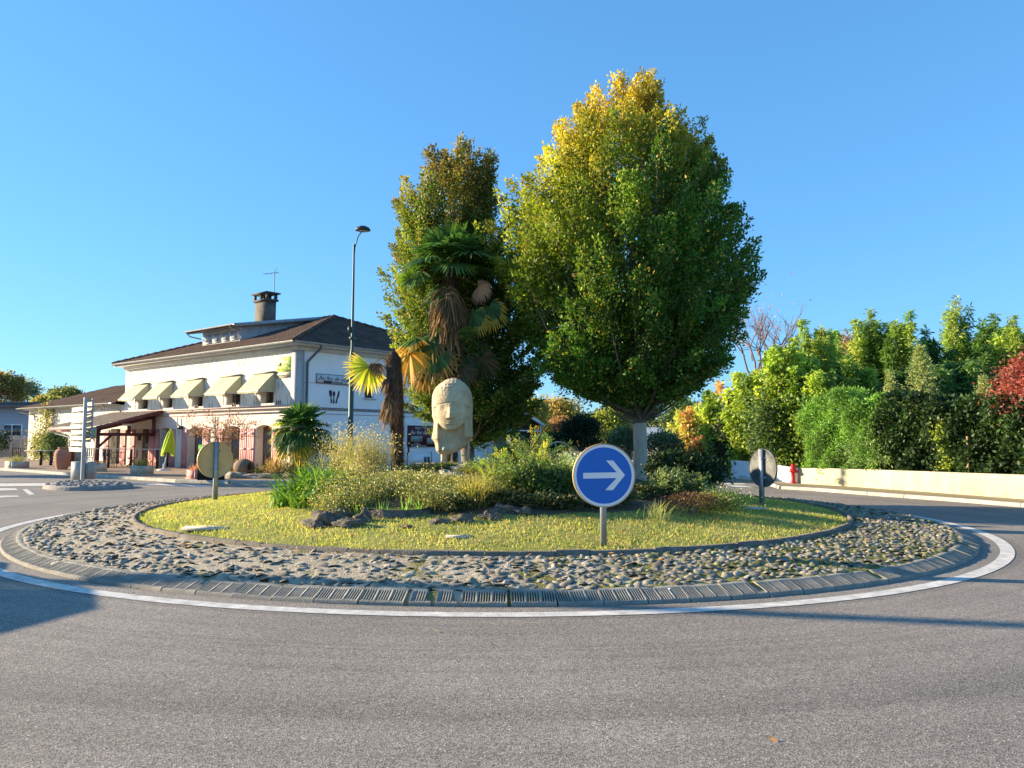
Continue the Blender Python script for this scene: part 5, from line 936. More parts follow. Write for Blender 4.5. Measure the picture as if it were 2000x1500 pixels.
# chalkboard
p = G(412, 938, GZ); t = thing('chalkboard', tuple(p), 'black chalkboard menu with a green header beside the red planter', 'sign', rz=.35); b = MB(); b.obox((0, .1, .42), (.85, .03, .84), rx=-.15); b.build('board', mat('chalk_black', (.02, .02, .02), .8, .2, 5), t, local=True); b = MB(); b.obox((-.0, .155, 1.02), (.85, .02, .3), rx=-.15); b.build('header', mat('leaf_green_panel', (.12, .38, .04), .6), t, local=True)
b = MB()
for k_ in range(8):
    x = -.34
    while x < .3: w = rng.uniform(.03, .11); b.obox((x+w/2, .1-.018-.005+(.42-(.75-k_*.085))*-.15*-1, .75-k_*.085), (w, .004, .022), rx=-.15); x += w+.025
b.build('chalk_lines', mat('chalk', (.5, .5, .5), .9), t, local=True)
# ropes, posts, benches, bistro furniture
PB = mat('dark_post', (.05, .035, .03), .7, .2, 8); RP = mat('pale_rail', (.55, .50, .42), .8, .15, 6)
for px, lab in ((203, 'rail post between the canopy post and the bistro set'), (211, 'rail post right beside the bistro chairs'), (255, 'middle rail post left of the central planter'), (306, 'rail post left of the lime parasol')):
    q = P(px, 918, 35.3); b = MB(); b.obox((q[0], q[1], GZ+.42), (.10, .10, .84), rz=.3); tag(b.build('rail_post', PB, loc=(q[0], q[1], GZ)), lab, 'post', 'rail posts on the forecourt')
q0 = P(165, 893, 35.3); q1 = P(326, 897, 35.3); b = MB(); b.tube([(q0[0], 35.3, GZ+.88), ((q0[0]+q1[0])/2, 35.3, GZ+.87), (q1[0], 35.3, GZ+.86)], .022, 6); tag(b.build('rail', RP, loc=tuple(q0)), 'thin pale rail running along the posts in front of the entrance', 'rail')
q = P(84, 905, 38.5); t = thing('garden_table', (q[0], q[1], GZ), 'pale-topped garden table on dark legs left of the big jar', 'table'); b = MB(); b.obox((q[0], q[1], GZ+.72), (1.5, .7, .04), rz=.2); b.build('table_top', RP, t)
for dx_ in (-.15, .35):
    b = MB(); b.obox((q[0]+dx_+.1, q[1]-.1, GZ+.35), (.1, .1, .70)); b.build('leg', PB, t)
IRON = mat('wrought_iron', (.07, .045, .035), .7, .2, 8)
def bistro_chair(p, rz, label):
    t = thing('bistro_chair', tuple(p), label, 'chair', 'bistro chairs', rz=rz); b = MB(); [b.box(-.2, .2, -.2+k_*.085, -.135+k_*.085, .44, .46) for k_ in range(5)]; b.build('seat', IRON, t, local=True)
    b = MB(); [b.box(-.18+k_*.09, -.14+k_*.09, .20, .22, .5, .84) for k_ in range(5)]; b.box(-.2, .2, .195, .225, .84, .88); b.build('backrest', IRON, t, local=True)
    for sx in (-.19, .19):
        b = MB(); b.tube([(sx, -.22, 0), (sx, .0, .3), (sx, .2, .45), (sx, .21, .88)], .012, 5); b.build('leg', IRON, t, local=True); b = MB(); b.tube([(sx, .25, 0), (sx, .0, .3), (sx, -.2, .45)], .012, 5); b.build('leg', IRON, t, local=True)
q = P(232, 917, 36.2); bistro_chair((q[0]-.45, 36.1, GZ), .9, 'left bistro chair near the pink shutters under the canopy'); bistro_chair((q[0]+.5, 36.4, GZ), -1.2, 'right bistro chair near the pink shutters under the canopy')
t = thing('bistro_table', (q[0], 36.0, GZ), 'small round wrought iron table between the bistro chairs', 'table'); b = MB(); b.lathe([(.0, GZ+.70), (.32, GZ+.70), (.32, GZ+.72), (0, GZ+.72)], (q[0], 36.0, 0), 20); b.build('table_top', IRON, t)
for k_ in range(3):
    b = MB(); u = k_*2.1; b.tube([(q[0]+.3*math.cos(u), 36+.3*math.sin(u), GZ), (q[0]+.05*math.cos(u), 36+.05*math.sin(u), GZ+.35), (q[0]+.2*math.cos(u), 36+.2*math.sin(u), GZ+.7)], .012, 5); b.build('leg', IRON, t)
q = P(172, 905, 36.3); bistro_chair((q[0], 36.3, GZ), .4, 'bistro chair between the two canopy posts')
q = P(60, 905, 37.5); bistro_chair((q[0]-.4, 37.2, GZ), 1.2, 'bistro chair left of the garden table')
# corner bed
MAP = [(.22, .09, .07), (.28, .13, .09), (.16, .07, .06), (.20, .15, .10)]
def twig_tree(name, p, h, R, n, cols, label, cat='tree', nb=16, ls=.06, tr=.04, grp=None, el=.55):
    t = thing(name, tuple(p), label, cat, grp); b = MB(); s = MB(); p = np.array(p, float); s.tube([p-(0, 0, .1), p+(0, 0, h*.18), p+(.03, 0, h*.3)], [tr, tr*.8, tr*.7], 7)
    for i in range(nb):
        az = i*2.4; e = rng.uniform(.35, 1); tip = p+(R*e*math.cos(az), R*e*math.sin(az)*.8, h*(.42+.58*(1-e*.45)*rng.uniform(.7, 1))); b0 = p+(0, 0, h*.25); c1 = b0*.5+tip*.5+(0, 0, h*.05); tt = np.linspace(0, 1, 6)[:, None]; bz = (1-tt)**2*b0+2*tt*(1-tt)*c1+tt**2*tip; s.tube(bz, np.linspace(tr*.4, .004, 6), 4, cap=False)
        m = n//nb
        if m:
            for _ in range(4):
                f0 = rng.uniform(.4, 1); o = bz[min(5, int(f0*5.9))]; dd = unit(rng.normal(size=3)*(1, 1, .35)+(tip-b0)*.4)*R*.33; s.tube([o, o+dd], [.006, .002], 3, cap=False)
                f = rng.random((m//4, 1)); q = o+dd*f+rng.normal(size=(m//4, 3))*(.06*R+.02, .06*R+.02, .025); b.quads(leafq(q, ls*rng.uniform(.6, 1.3, m//4), dd*2, .45), pal(cols, m//4, .25))
    s.build('trunk', BARK, t); (b.build('crown', LEAF, t) if n else None); return t
pm = P(428, 930, 28.6); pm[2] = .12; twig_tree('red_maple', pm, 2.75, 1.35, 2300, MAP, 'small purple-brown leaved maple against the pink shutters', nb=22, ls=.075)
plume_shrub('dry_bush', 0, 0, .75, .75, 34, [(.22, .12, .06), (.3, .2, .08), (.15, .09, .05), (.3, .26, .1)], 'spiky bronze bush at the right end of the forecourt bed', n=1800, ls=.09, p=(P(543, 925, 27.6)[0], 27.6, .1), grp='plants in the forecourt bed', asp=.2)
for px, h, R, cols, lab in [(470, .5, .6, OLV, 'low green plants behind the fallen jar'), (505, .45, .7, OLV+[(.25, .22, .05)], 'low mixed green plants in the middle of the forecourt bed'), (455, .6, .4, [(.3, .12, .08), (.25, .2, .08)], 'reddish low plant behind the left rear round sign'), (575, .6, .6, OLV+STR, 'dry green plants at the foot of the bushy palm')]:
    plume_shrub('bed_plant', 0, 0, h, R, 22, cols, lab, n=1100, ls=.07, p=(P(px, 925, 28.3)[0], 28.3, .1), grp='plants in the forecourt bed')
shrub('dark_yucca', (P(632, 925, 28)[0], 28., .1), (.75, .5, .7), 0+1600, .16, [(.02, .05, .02), (.035, .08, .03)], 'dark spiky evergreen shrub right of the bushy palm', group='plants in the forecourt bed', asp=.15)
q = P(478, 915, 28.1); b = MB(); b.lathe([(.14, -.34), (.3, -.22), (.34, 0), (.28, .2), (.16, .3), (.19, .34), (.15, .34), (.13, .1)], (0, 0, 0), 20); R = np.array(Matrix.Rotation(1.45, 3, 'Y')@Matrix.Rotation(.5, 3, 'X')); b.V = [v@R.T+(q[0], 28.0, .42) for v in b.V]
tag(b.build('fallen_jar', mat('weathered_clay', (.20, .14, .10), .9, .3, 5, .4, 25), loc=(q[0], 28.0, .1), smooth=True), 'weathered jar lying on its side in the forecourt bed', 'jar')
for px, s, lab in [(463, (.45, .3, .2), 'pale boulder under the fallen jar'), (500, (.9, .3, .13), 'long flat pale stone edging the forecourt bed'), (530, (.5, .3, .14), 'dark stone at the right end of the bed edge')]:
    q = P(px, 930, 27.0); rock(0, 0, s, lab, ROCKL if px < 520 else ROCK, p=(q[0], 27.0, .1), group='stones edging the forecourt bed')
# side-door terrace banner + low white panel
t = thing('terrace_banner', RW(4.9, -1.2, .1), 'low white banner on the terrace beside the maroon panel', 'banner', rz=RZ); b = MB(); b.box(0, 1.4, -.02, 0, .15, .75); b.build('cloth', WFR, t, local=True); b = MB(); b.box(.95, 1.1, -.025, -.021, .3, .6); b.box(1.15, 1.3, -.025, -.021, .3, .6); b.build('print', mat('print_dark', (.06, .09, .09), .7), t, local=True)
b = MB(); b.box(-.04, 0, -.02, .02, 0, .8); b.box(1.4, 1.44, -.02, .02, 0, .8); b.build('leg', IRON, t, local=True)
# ---------------------------------------------------------------- left splitter island + direction sign
sp = [tuple(G(x, y, 0)[:2]) for x, y in [(82, 955), (110, 958.5), (160, 959), (215, 957), (262, 953.5), (255, 950), (215, 947.5), (160, 946.5), (110, 948.5)]]
cen = np.mean(sp, 0); b = MB(); A = []
for k_, z in ((1.0, -.03), (.985, .09), (.93, .12), (.6, .13), (.02, .14)): A.append([(cen[0]+(x-cen[0])*k_, cen[1]+(y-cen[1])*k_, z+.012*rng.normal()*(k_ < .9)) for x, y in sp])
b.grid(np.array(A), closed=True); struct('traffic_island', b, mat('island_stone', (.20, .18, .16), .95, .5, 7, .9, 14, col2=(.34, .31, .28)))
b = MB(); 
for i in range(170):
    u, v = rng.random(2); k_ = math.sqrt(u)*.9; a_ = v*len(sp); i0 = int(a_); e = np.array(sp[i0])*(1-a_+i0)+np.array(sp[(i0+1) % len(sp)])*(a_-i0); x, y = cen+(e-cen)*k_; V = tmpl*(rng.uniform(.06, .11), rng.uniform(.05, .09), rng.uniform(.025, .05))
    V = V@rotz(rng.random()*6).T+(x, y, .125); g = rng.uniform(.12, .3); b._add(V, fq, (g, g*.97, g*.9))
struct('traffic_island_cobbles', b, MATS['stone_grey'], True)
pp = P(160, 947, 24.6); t = thing('direction_signpost', (pp[0], 24.6, .1), 'grey signpost with two stacks of pale direction plates seen from behind', 'road sign'); top = P(160, 776, 24.6)[2]
b = MB(); b.tube([(pp[0], 24.6, .05), (pp[0], 24.6, top)], .055, 12); b.build('post', GALV, t); b = MB(); b.tube([(pp[0]+.10, 24.85, P(165, 858, 24.85)[2]), (pp[0]+.10, 24.85, top-.02)], .035, 10); [b.beam((pp[0], 24.6, z_), (pp[0]+.10, 24.85, z_), .05, .04) for z_ in np.linspace(P(165, 856, 24.85)[2]+.1, top-.1, 7)]; b.build('bracket_post', GALV, t)
PLB = mat('plate_back', (.50, .47, .38), .5, .08, 4)
for k_ in range(8):
    zt = P(140, 793+11.6*k_, 24.6)[2]; hpl = .150; b = MB(); x1 = pp[0]-.03; x0 = P(139, 850, 26.3)[0]-(.03 if k_ % 2 else 0); 
    b.poly([(x1, 24.66, zt), (x1, 24.66, zt-hpl), (x0, 26.3, zt-hpl), (x0-.03, 26.45, zt-hpl/2), (x0, 26.3, zt)]); b.poly([(x1-.02, 24.64, zt), (x1, 24.64, zt-hpl), (x0, 26.28, zt-hpl), (x0, 26.28, zt)]); b.beam((x0, 26.27, zt-.012), (x1-.01, 24.63, zt-.012), .012, .018); b.beam((x0, 26.27, zt-hpl+.012), (x1-.01, 24.63, zt-hpl+.012), .012, .018); b.build('plate', PLB, t)
    zt = P(170, 784+11.6*k_, 24.8)[2]
    if k_ < 7:
        b = MB(); x0 = P(166, 850, 25.9)[0]; x1 = P(178, 850, 24.9)[0]; b.poly([(x0, 25.9, zt), (x0, 25.9, zt-.150), (x1, 24.9, zt-.150), (x1, 24.9, zt)]); b.beam((x0-.01, 25.9, zt-.01), (x1-.01, 24.9, zt-.01), .012, .018); b.beam((x0-.01, 25.9, zt-.155), (x1-.01, 24.9, zt-.155), .012, .018); b.build('plate', PLB, t)
b = MB(); q0 = P(164, 836, 24.9); q1 = P(187, 856, 24.9); b.box(q0[0], q1[0], 24.9, 24.93, q1[2], q0[2]); b.build('panel', mat('faded_panel', (.34, .34, .28), .6, .2, 5, col2=(.42, .42, .2)), t)
for (xa, xb, Yb, ya, yb2) in ((139, 157.5, 25.1, 902, 941), (162, 179, 25.4, 902, 936)):
    q0 = P(xa, ya, Yb); q1 = P(xb, yb2, Yb); b = MB(); b.box(q0[0], q1[0], Yb, Yb+.28, .12, q0[2]); o = b.build('marker_box', mat('grey_sheet', (.36, .36, .33), .6, .15, 4), loc=(q0[0], Yb, .12)); tag(o, 'left grey marker box behind the direction signpost' if xa < 150 else 'right grey marker box behind the direction signpost', 'box', 'marker boxes on the traffic island')
# lamp posts
GRNP = mat('lamp_green', (.045, .085, .085), .5, .15, 5, metal=.3)
def lamp(x, y, h, label):
    t = thing('street_lamp', (x, y, 0), label, 'street lamp', 'street lamps'); b = MB(); b.lathe([(.13, .02), (.13, .35), (.095, .40), (.085, h*.5)], (x, y, 0), 14); b.lathe([(.085, h*.5), (.05, h*.52), (.035, h-.5)], (x, y, 0), 12); b.obox((x-.1, y-.02, h*.6), (.1, .12, .2)); b.obox((x, y, h*.565), (.19, .19, .09)); b.build('pole', GRNP, t, smooth=False)
    b = MB(); b.tube([(x, y, h-1.1), (x+.03, y, h-.6), (x+.14, y, h-.2), (x+.28, y, h-.02)], .022, 7); b.build('arm', GRNP, t)
    b = MB(); b.lathe([(.0, h+.17), (.10, h+.165), (.22, h+.11), (.28, h+.03), (.27, h+.0), (.2, h-.02)], (x+.30, y, 0), 24, sy=.8); b.build('lamp_head', mat('lamp_black', (.03, .035, .04), .5), t, smooth=True); b = MB(); b.lathe([(0, h-.035), (.17, h-.03), (.2, h-.018)], (x+.30, y, 0), 20, sy=.8); b.build('lens', mat('lamp_lens', (.42, .43, .38), .3), t)
q = P(695, 445, 27.0); lamp(q[0]-.05, 27.0, q[2]-.1, 'tall slim dark green street lamp in front of the restaurant side wall')
t = thing('utility_pole', (-18.0, 10.7, 0), 'wooden utility pole at the left roadside, outside the photo', 'pole'); b = MB(); b.tube([(-18, 10.7, -.1), (-18, 10.7, 9.5)], [.15, .11], 12); b.build('pole', BARK, t, smooth=True); b = MB(); b.beam((-18, 10.1, 9.1), (-18, 11.3, 9.1), .09, .1); b.build('cross_arm', BARK, t)

# ================================================================== LEFT BACKGROUND
hx = lambda px: P(px, 850, 60)[0]
t = thing('blue_grey_house', (hx(20), 62, 0), 'low blue-grey clad house with a wide window at the far left', 'house'); q = [hx(-260), hx(76)]; zr_ = P(20, 797, 60)[2]
b = MB(); b.box(q[0], q[1], 60, 68, 0, zr_); b.build('wall', mat('blue_cladding', (.30, .36, .41), .8, .06, 2, .25, 1.5, stretch=(.01, .01, 9)), t); b = MB(); b.box(q[0]-.5, q[1]+.5, 59.4, 68.5, zr_, zr_+.25); b.box(q[0]-.5, q[1]+8, 60.2, 68.5, zr_+.25, zr_+.5); b.build('roof', mat('dull_roof', (.12, .11, .11), .8), t)
wz0, wz1 = P(20, 853, 60)[2], P(20, 828, 60)[2]; b = MB(); b.box(hx(8), hx(44), 59.9, 59.99, wz0, wz1); w = b.build('window', WFR, t); b = MB(); [b.box(hx(a_), hx(c_), 59.86, 59.899, wz0+.1, wz1-.1) for a_, c_ in ((9.5, 23), (26, 42))]; b.build('pane', GLASS, w)
for i in range(7):
    x0, x1 = hx(5.5+17.5*i-87.5+35), hx(22.5+17.5*i-87.5+35); 
    t = thing('fence_panel', ((x0+x1)/2, 52, 0), 'pale woven wooden fence panel with an arched top, number %s from the right'.replace('number %s', ['fourth', 'fifth', 'sixth', 'seventh', 'third', 'second', 'first'][0]) % () if False else ['outermost hidden', 'far left', 'left of the visible three', 'leftmost visible', 'second', 'third', 'rightmost'][i]+' pale woven wooden fence panel with arched top at far left', 'fence', 'woven fence panels'); s_ = 52/60; x0 *= s_; x1 *= s_
    b = MB(); zf0, zf1 = .15, P(20, 858, 52)[2]
    for k_ in range(12): z = zf0+(zf1-zf0)*k_/12; [b.box(x0+.03+(x1-x0-.06)*j/6, x0+.03+(x1-x0-.06)*(j+1)/6, 52+(.02 if (j+k_) % 2 else -.02), 52.03+(.02 if (j+k_) % 2 else -.02), z, z+.115) for j in range(6)]
    u = np.linspace(0, 1, 9); top_ = [(x0+(x1-x0)*f, 52, zf1+.22*math.sin(f*math.pi)) for f in u]; b.poly([(x0, 52, zf1-.02)]+top_+[(x1, 52, zf1-.02)]); b.build('panel', mat('fence_wood', (.55, .42, .34), .85, .2, 3, col2=(.66, .54, .46)), t); b = MB(); b.tube(top_, .03, 5); b.obox((x0, 52, .65), (.07, .07, 1.3)); b.build('frame', RP, t)
def simple_tree(name, px, ybase, ytop, Y, wpx, n, size, cols, label, grp, seedbase=0, ypx=None, el=(1, 1), cat='tree', M=None, hang=0, asp=.55, sharp=.28):
    top = P(px, ytop, Y)[2]; x = P(px, 850, Y)[0]; hw = wpx/2/1500*Y; bot = P(px, ybase, Y)[2]; t = thing(name, (x, Y, 0), label, cat, grp); b = MB(); cl = clump_leaves(b, (x, Y, (top+bot)/2), (hw, hw*.8, (top-bot)/2), n, size, cols, asp=asp, hang=hang, sharp=sharp); b.build('crown', M or LEAF, t)
    s = MB(); s.tube([(x, Y, -.1), (x+.1, Y, max(bot, .5)*.7+.3), (x, Y, (top+bot)/2)], [.1+hw*.05, .08+hw*.03, .03], 7)
    for i in rng.integers(0, len(cl), 9): s.tube([(x, Y, max(.3, bot)+.1), (cl[i]+(x, Y, bot))/2, cl[i]], [.05+.01*hw, .03, .01], 4, cap=False)
    s.build('trunk', BARK, t); return t
LB = 'trees behind the far left house'
simple_tree('broadleaf_tree', -2, 800, 728, 85, 90, 5200, .35, [(.20, .12, .05), (.14, .12, .04), (.26, .2, .07)], 'rusty brown tree at the far left edge', LB)
simple_tree('broadleaf_tree', -75, 800, 700, 88, 110, 3000, .4, [(.20, .14, .05), (.14, .12, .04)], 'brown-green tree outside the left edge', LB)
simple_tree('poplar', 50, 800, 742, 95, 44, 2600, .26, [(.13, .16, .12), (.18, .2, .15)], 'slender grey-green tree behind the blue-grey house', LB, sharp=.4)
simple_tree('broadleaf_tree', 86, 800, 775, 75, 60, 1800, .28, [(.30, .24, .06), (.2, .2, .07)], 'low yellowish tree just left of the wing roof', LB)
simple_tree('broadleaf_tree', 122, 800, 756, 78, 76, 2600, .28, [(.16, .17, .06), (.26, .22, .08), (.1, .12, .05)], 'olive green tree rising over the wing roof', LB)
simple_tree('broadleaf_tree', 152, 800, 770, 82, 40, 900, .26, [(.14, .16, .08)], 'small tree top behind the wing roof', LB, sharp=.4)
shrub('dark_hedge_shrub', (P(-12, 880, 50)[0], 50, 0), (.9, .8, 1.0), 1500, .15, [(.02, .035, .015)], 'dark shrub at the left frame edge beside the fence', 'shrub')
# street tree left of the frame (casts the shade across the left road)
simple_tree('street_tree', -720, 690, 560, 33.5, 120, 9000, .16, [(.10, .12, .03), (.2, .16, .04)], 'roadside tree beyond the left edge of the photo', None)

# ================================================================== RIGHT SIDE
WALLM = stucco('cream_wall', (.36, .31, .21), (.62, .56, .40), .55); 
def wallstrip(name, pts, h0, h1, th, M, label, zb=.09):
    b = MB(); P2 = [np.array(p[:2], float) for p in pts]; n = len(P2); N_ = []
    for i in range(n):
        d = P2[min(n-1, i+1)]-P2[max(0, i-1)]; d /= np.linalg.norm(d); N_.append(np.array((-d[1], d[0])))
    hh = np.linspace(h0, h1, n)
    for s_, A in ((1, None),):
        A = np.array([[(*(P2[i]-N_[i]*th*0), -.05), (*P2[i], zb+hh[i]-.03), (*(P2[i]+N_[i]*.015), zb+hh[i]), (*(P2[i]+N_[i]*(th-.015)), zb+hh[i]), (*(P2[i]+N_[i]*th), zb+hh[i]-.03), (*(P2[i]+N_[i]*th), -.05)] for i in range(n)]); b.grid(A); b.poly(A[0]); b.poly(A[-1])
    return tag(b.build(name, M, loc=(P2[0][0], P2[0][1], 0)), label, 'wall')
wpts = [G(x, y, .09)[:2] for x, y in [(1558, 944), (1590, 946), (1630, 948.5), (1700, 953), (1800, 960), (1900, 967.5), (2000, 975), (2120, 985), (2300, 1000)]]
wpts = [np.array((w[0], w[1])) for w in wpts]
wallstrip('garden_wall', wpts, .50, .62, .2, WALLM, 'long low cream rendered wall in front of the dark hedge')
w2 = [G(x, y, .09)[:2] for x, y in [(1428, 929), (1470, 933), (1510, 938), (1550, 943.5)]]; wallstrip('white_wall', w2, .62, .50, .2, mat('white_wall_paint', (.62, .64, .66), .9, .12, 2, .2, 20), 'low white wall in the shade left of the fire hydrant')
w3 = [G(x, y, .02)[:2] for x, y in [(1330, 912), (1365, 914), (1408, 917)]]; wallstrip('white_wall', w3, .5, .5, .2, mat('white_wall_paint', (.6, .6, .6)), 'short white wall at the mouth of the side road', .02)
b = MB(); q = G(1390, 915, .02); b.obox((q[0], q[1], .55), (.35, .35, 1.1)); tag(b.build('gate_pillar', WALLM, loc=tuple(q)), 'small white gate pillar on the short far wall', 'pillar')
q = G(1408, 926, .02); t = thing('dark_gate', tuple(q), 'dark gate post and screen at the side road corner', 'gate'); b = MB(); b.obox((q[0]+.1, q[1], .95), (.12, .12, 1.9)); b.build('post', IRON, t); b = MB(); [b.obox((q[0]+.3+.12*k_, q[1]+.1*k_, .85), (.06, .03, 1.6)) for k_ in range(4)]; b.build('panel', IRON, t)
# hydrant
q = G(1549, 944, .09); t = thing('fire_hydrant', tuple(q), 'red fire hydrant on the pavement where the white wall meets the cream wall', 'fire hydrant'); RED = mat('hydrant_red', (.62, .02, .025), .4, .12, 6); x, y = q[0], q[1]
s_ = (P(1549, 906, y)[2]-.09)/.9; b = MB(); b.lathe([(.14*s_, .09), (.14*s_, .13), (.085*s_, .15), (.085*s_, .09+.5*s_), (.12*s_, .09+.53*s_), (.15*s_, .09+.6*s_), (.15*s_, .09+.72*s_), (.10*s_, .09+.82*s_), (.03, .09+.9*s_)], (x, y, 0), 18); b.build('body', RED, t, smooth=True)
for k_, u in enumerate((-2.6, -.6, -1.6)):
    b = MB(); d = np.array((math.cos(u), math.sin(u), 0)); c0_ = np.array((x, y, .09+.55*s_)); b.tube([c0_+d*.07, c0_+d*.2*s_], .06*s_, 10); b.build('outlet_cap', RED, t)
# metal post by the hedge
q = P(1938, 930, 19.6); b = MB(); b.obox((q[0], 20.6, .75), (.05, .05, 1.75)); b.obox((q[0]+.05, 20.62, .8), (.03, .04, 1.2)); tag(b.build('rusty_post', mat('rusty_metal', (.26, .18, .11), .9, .4, 9, .2, 40, col2=(.36, .22, .12)), loc=(q[0], 20.6, 0)), 'slim rusty post standing in front of the dark hedge', 'post')
HD = [(.035, .07, .02), (.055, .11, .03), (.02, .045, .015)]
def hedge(name, pts, h, th, n, size, cols, label, top=None, M=None, asp=.5, cat='hedge', z0=.1, hang=0., wild=.12, dens=None):
    P2 = np.array([p[:2] for p in pts], float); seg = np.diff(P2, axis=0); L = np.linalg.norm(seg, axis=1); cum = np.concatenate([[0], np.cumsum(L)]); t = thing(name, (P2[0][0], P2[0][1], z0), label, cat)
    u = rng.random(n)*cum[-1]; i = np.clip(np.searchsorted(cum, u)-1, 0, len(L)-1); f = ((u-cum[i])/L[i])[:, None]; base = P2[i]*(1-f)+P2[i+1]*f; nn = np.stack([-seg[i][:, 1], seg[i][:, 0]], 1)/L[i][:, None]
    hh = np.interp(u, np.linspace(0, cum[-1], len(h)), h); hh = hh*(1+wild*np.sin(u*1.9)*np.sin(u*.73+1)+wild*.6*np.sin(u*5.1)); w = rng.random(n); face = rng.random(n); 
    off = np.where(face < .62, th*.06*np.abs(rng.normal(size=n)), rng.random(n)*th); z = np.where(face < .62, rng.random(n)**.9, np.where(face < .85, 1-.04*np.abs(rng.normal(size=n)), rng.random(n)))*hh
    bump = .16*np.sin(u*3.1+z*2.3)+.12*np.sin(u*7.3-z*4.1)+.10*rng.normal(size=n); Pn = np.concatenate([base+nn*(off+bump*(off < th*.5))[:, None], (z0+z)[:, None]], 1); bias = np.concatenate([-nn*.5, np.full((n, 1), .15)], 1)
    cc = pal(cols, n, .2)*(1+.35*np.sin(u*2.2+z*3)[:, None]*.6); b = MB(); b.quads(leafq(Pn, size*rng.uniform(.6, 1.35, n), bias, asp, hang), np.clip(cc, .004, 1)); b.build('foliage', M or LEAF, t)
    s = MB(); 
    for k_ in range(int(cum[-1]/.8)):
        uu = k_*.8+.3; j = int(np.clip(np.searchsorted(cum, uu)-1, 0, len(L)-1)); ff = (uu-cum[j])/L[j]; q = P2[j]*(1-ff)+P2[j+1]*ff+np.array((-seg[j][1], seg[j][0]))/L[j]*th*.5; s.tube([(q[0], q[1], 0), (q[0]+.1, q[1], np.min(h)*.8)], [.05, .02], 5, cap=False)
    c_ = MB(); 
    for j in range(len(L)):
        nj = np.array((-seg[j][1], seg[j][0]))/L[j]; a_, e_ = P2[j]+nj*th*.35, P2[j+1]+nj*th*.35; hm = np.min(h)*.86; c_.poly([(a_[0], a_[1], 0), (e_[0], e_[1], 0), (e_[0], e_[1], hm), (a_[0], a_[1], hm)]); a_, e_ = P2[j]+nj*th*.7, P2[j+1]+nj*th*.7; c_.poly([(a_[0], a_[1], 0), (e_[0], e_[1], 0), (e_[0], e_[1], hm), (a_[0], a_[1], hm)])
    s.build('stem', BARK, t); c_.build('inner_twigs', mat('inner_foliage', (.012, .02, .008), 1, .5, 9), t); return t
def off_line(pts, d): 
    P2 = [np.array(p[:2], float) for p in pts]; out = []
    for i in range(len(P2)): dd = P2[min(len(P2)-1, i+1)]-P2[max(0, i-1)]; dd /= np.linalg.norm(dd); out.append(P2[i]+np.array((-dd[1], dd[0]))*d)
    return out
hl = off_line(wpts, .45); 
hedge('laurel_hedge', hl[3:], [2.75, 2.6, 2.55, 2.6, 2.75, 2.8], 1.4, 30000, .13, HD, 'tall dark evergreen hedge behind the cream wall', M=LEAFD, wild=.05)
hedge('feathery_hedge', off_line(wpts, .3)[0:4], [2.3, 2.8, 2.9, 2.8], 1.3, 17000, .13, [(.12, .23, .04), (.16, .28, .06), (.07, .14, .03)], 'light green feathery hedge section just right of the hydrant', asp=.22, wild=.08)
shrub('privet_bush', (hl[3][0]-.1, hl[3][1]+.1, .3), (1.0, .8, .75), 2600, .1, [(.10, .17, .06), (.14, .2, .07)], 'pale green bush bulging over the cream wall', asp=.35)
vq = P(1843, 880, 20.5); vine_t = thing('yellow_vine', (vq[0], 20.5, .3), 'bright yellow-green vine patch on the dark hedge', 'climbing plant'); b = MB(); N = 700; z_ = rng.random(N); b.quads(leafq(np.stack([P(1845, 880, 21.3)[0]+rng.normal(size=N)*.14+.15*np.sin(z_*7), 21.25+rng.normal(size=N)*.08, .7+1.45*z_], -1), .08, None, .7), pal([(.22, .26, .03), (.14, .18, .03)], N)); b.build('foliage', LEAF, vine_t)
BAM = [(.10, .17, .03), (.06, .11, .025), (.15, .2, .035)]; BAMD = [(.03, .07, .02), (.05, .10, .025), (.07, .12, .035)]; BAMY = [(.20, .25, .05), (.14, .20, .04), (.26, .28, .07)]
def bamboo(px, ytop, ybase, Y, wpx, n, cols, label, size=.2, ns=16, name='bamboo_clump', grp='bamboo clumps behind the hedge', asp=.26, droop=.35, cat='bamboo'):
    x = P(px, 850, Y)[0]; top = P(px, ytop, Y)[2]; bot = max(.1, P(px, ybase, Y)[2]); hw = wpx/2/1500*Y; t = thing(name, (x, Y, 0), label, cat, grp); b = MB(); s = MB()
    for i in range(ns):
        az = rng.random()*6.283; e = math.sqrt(rng.random()); tip = np.array((x+hw*e*math.cos(az), Y+hw*e*math.sin(az), top-(top-bot)*(.08+.55*e*rng.random())*(i > 0))); b0 = np.array((x+hw*.35*e*math.cos(az), Y+hw*.35*e*math.sin(az), 0)); c1 = np.array((b0[0]*.6+tip[0]*.4, b0[1]*.6+tip[1]*.4, tip[2]*.75)); tt = np.linspace(0, 1, 7)[:, None]; bz = (1-tt)**2*b0+2*tt*(1-tt)*c1+tt**2*tip; s.tube(bz, np.linspace(.03, .005, 7), 4, (.2, .25, .06), cap=False)
        m = n//ns; f = (rng.random(m)**.75)[:, None]; f = (bot/top*.8)+(1-bot/top*.8)*f; q = (1-f)**2*b0+2*f*(1-f)*c1+f**2*tip; rad = (.10+hw*.42*(1-f))*np.abs(rng.normal(size=(m, 1))); aa = rng.random(m)*6.283; lay = np.sin(f*26+i)*.5+.5
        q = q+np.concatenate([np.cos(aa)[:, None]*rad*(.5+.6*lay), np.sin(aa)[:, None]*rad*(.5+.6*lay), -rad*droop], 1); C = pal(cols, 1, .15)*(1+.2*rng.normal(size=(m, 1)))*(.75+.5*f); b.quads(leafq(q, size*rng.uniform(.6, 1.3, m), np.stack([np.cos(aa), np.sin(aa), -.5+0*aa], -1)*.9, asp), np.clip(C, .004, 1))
    b.build('foliage', LEAF, t); s.build('cane', mat('cane', (.16, .19, .05), .6, .2, 4), t); return t
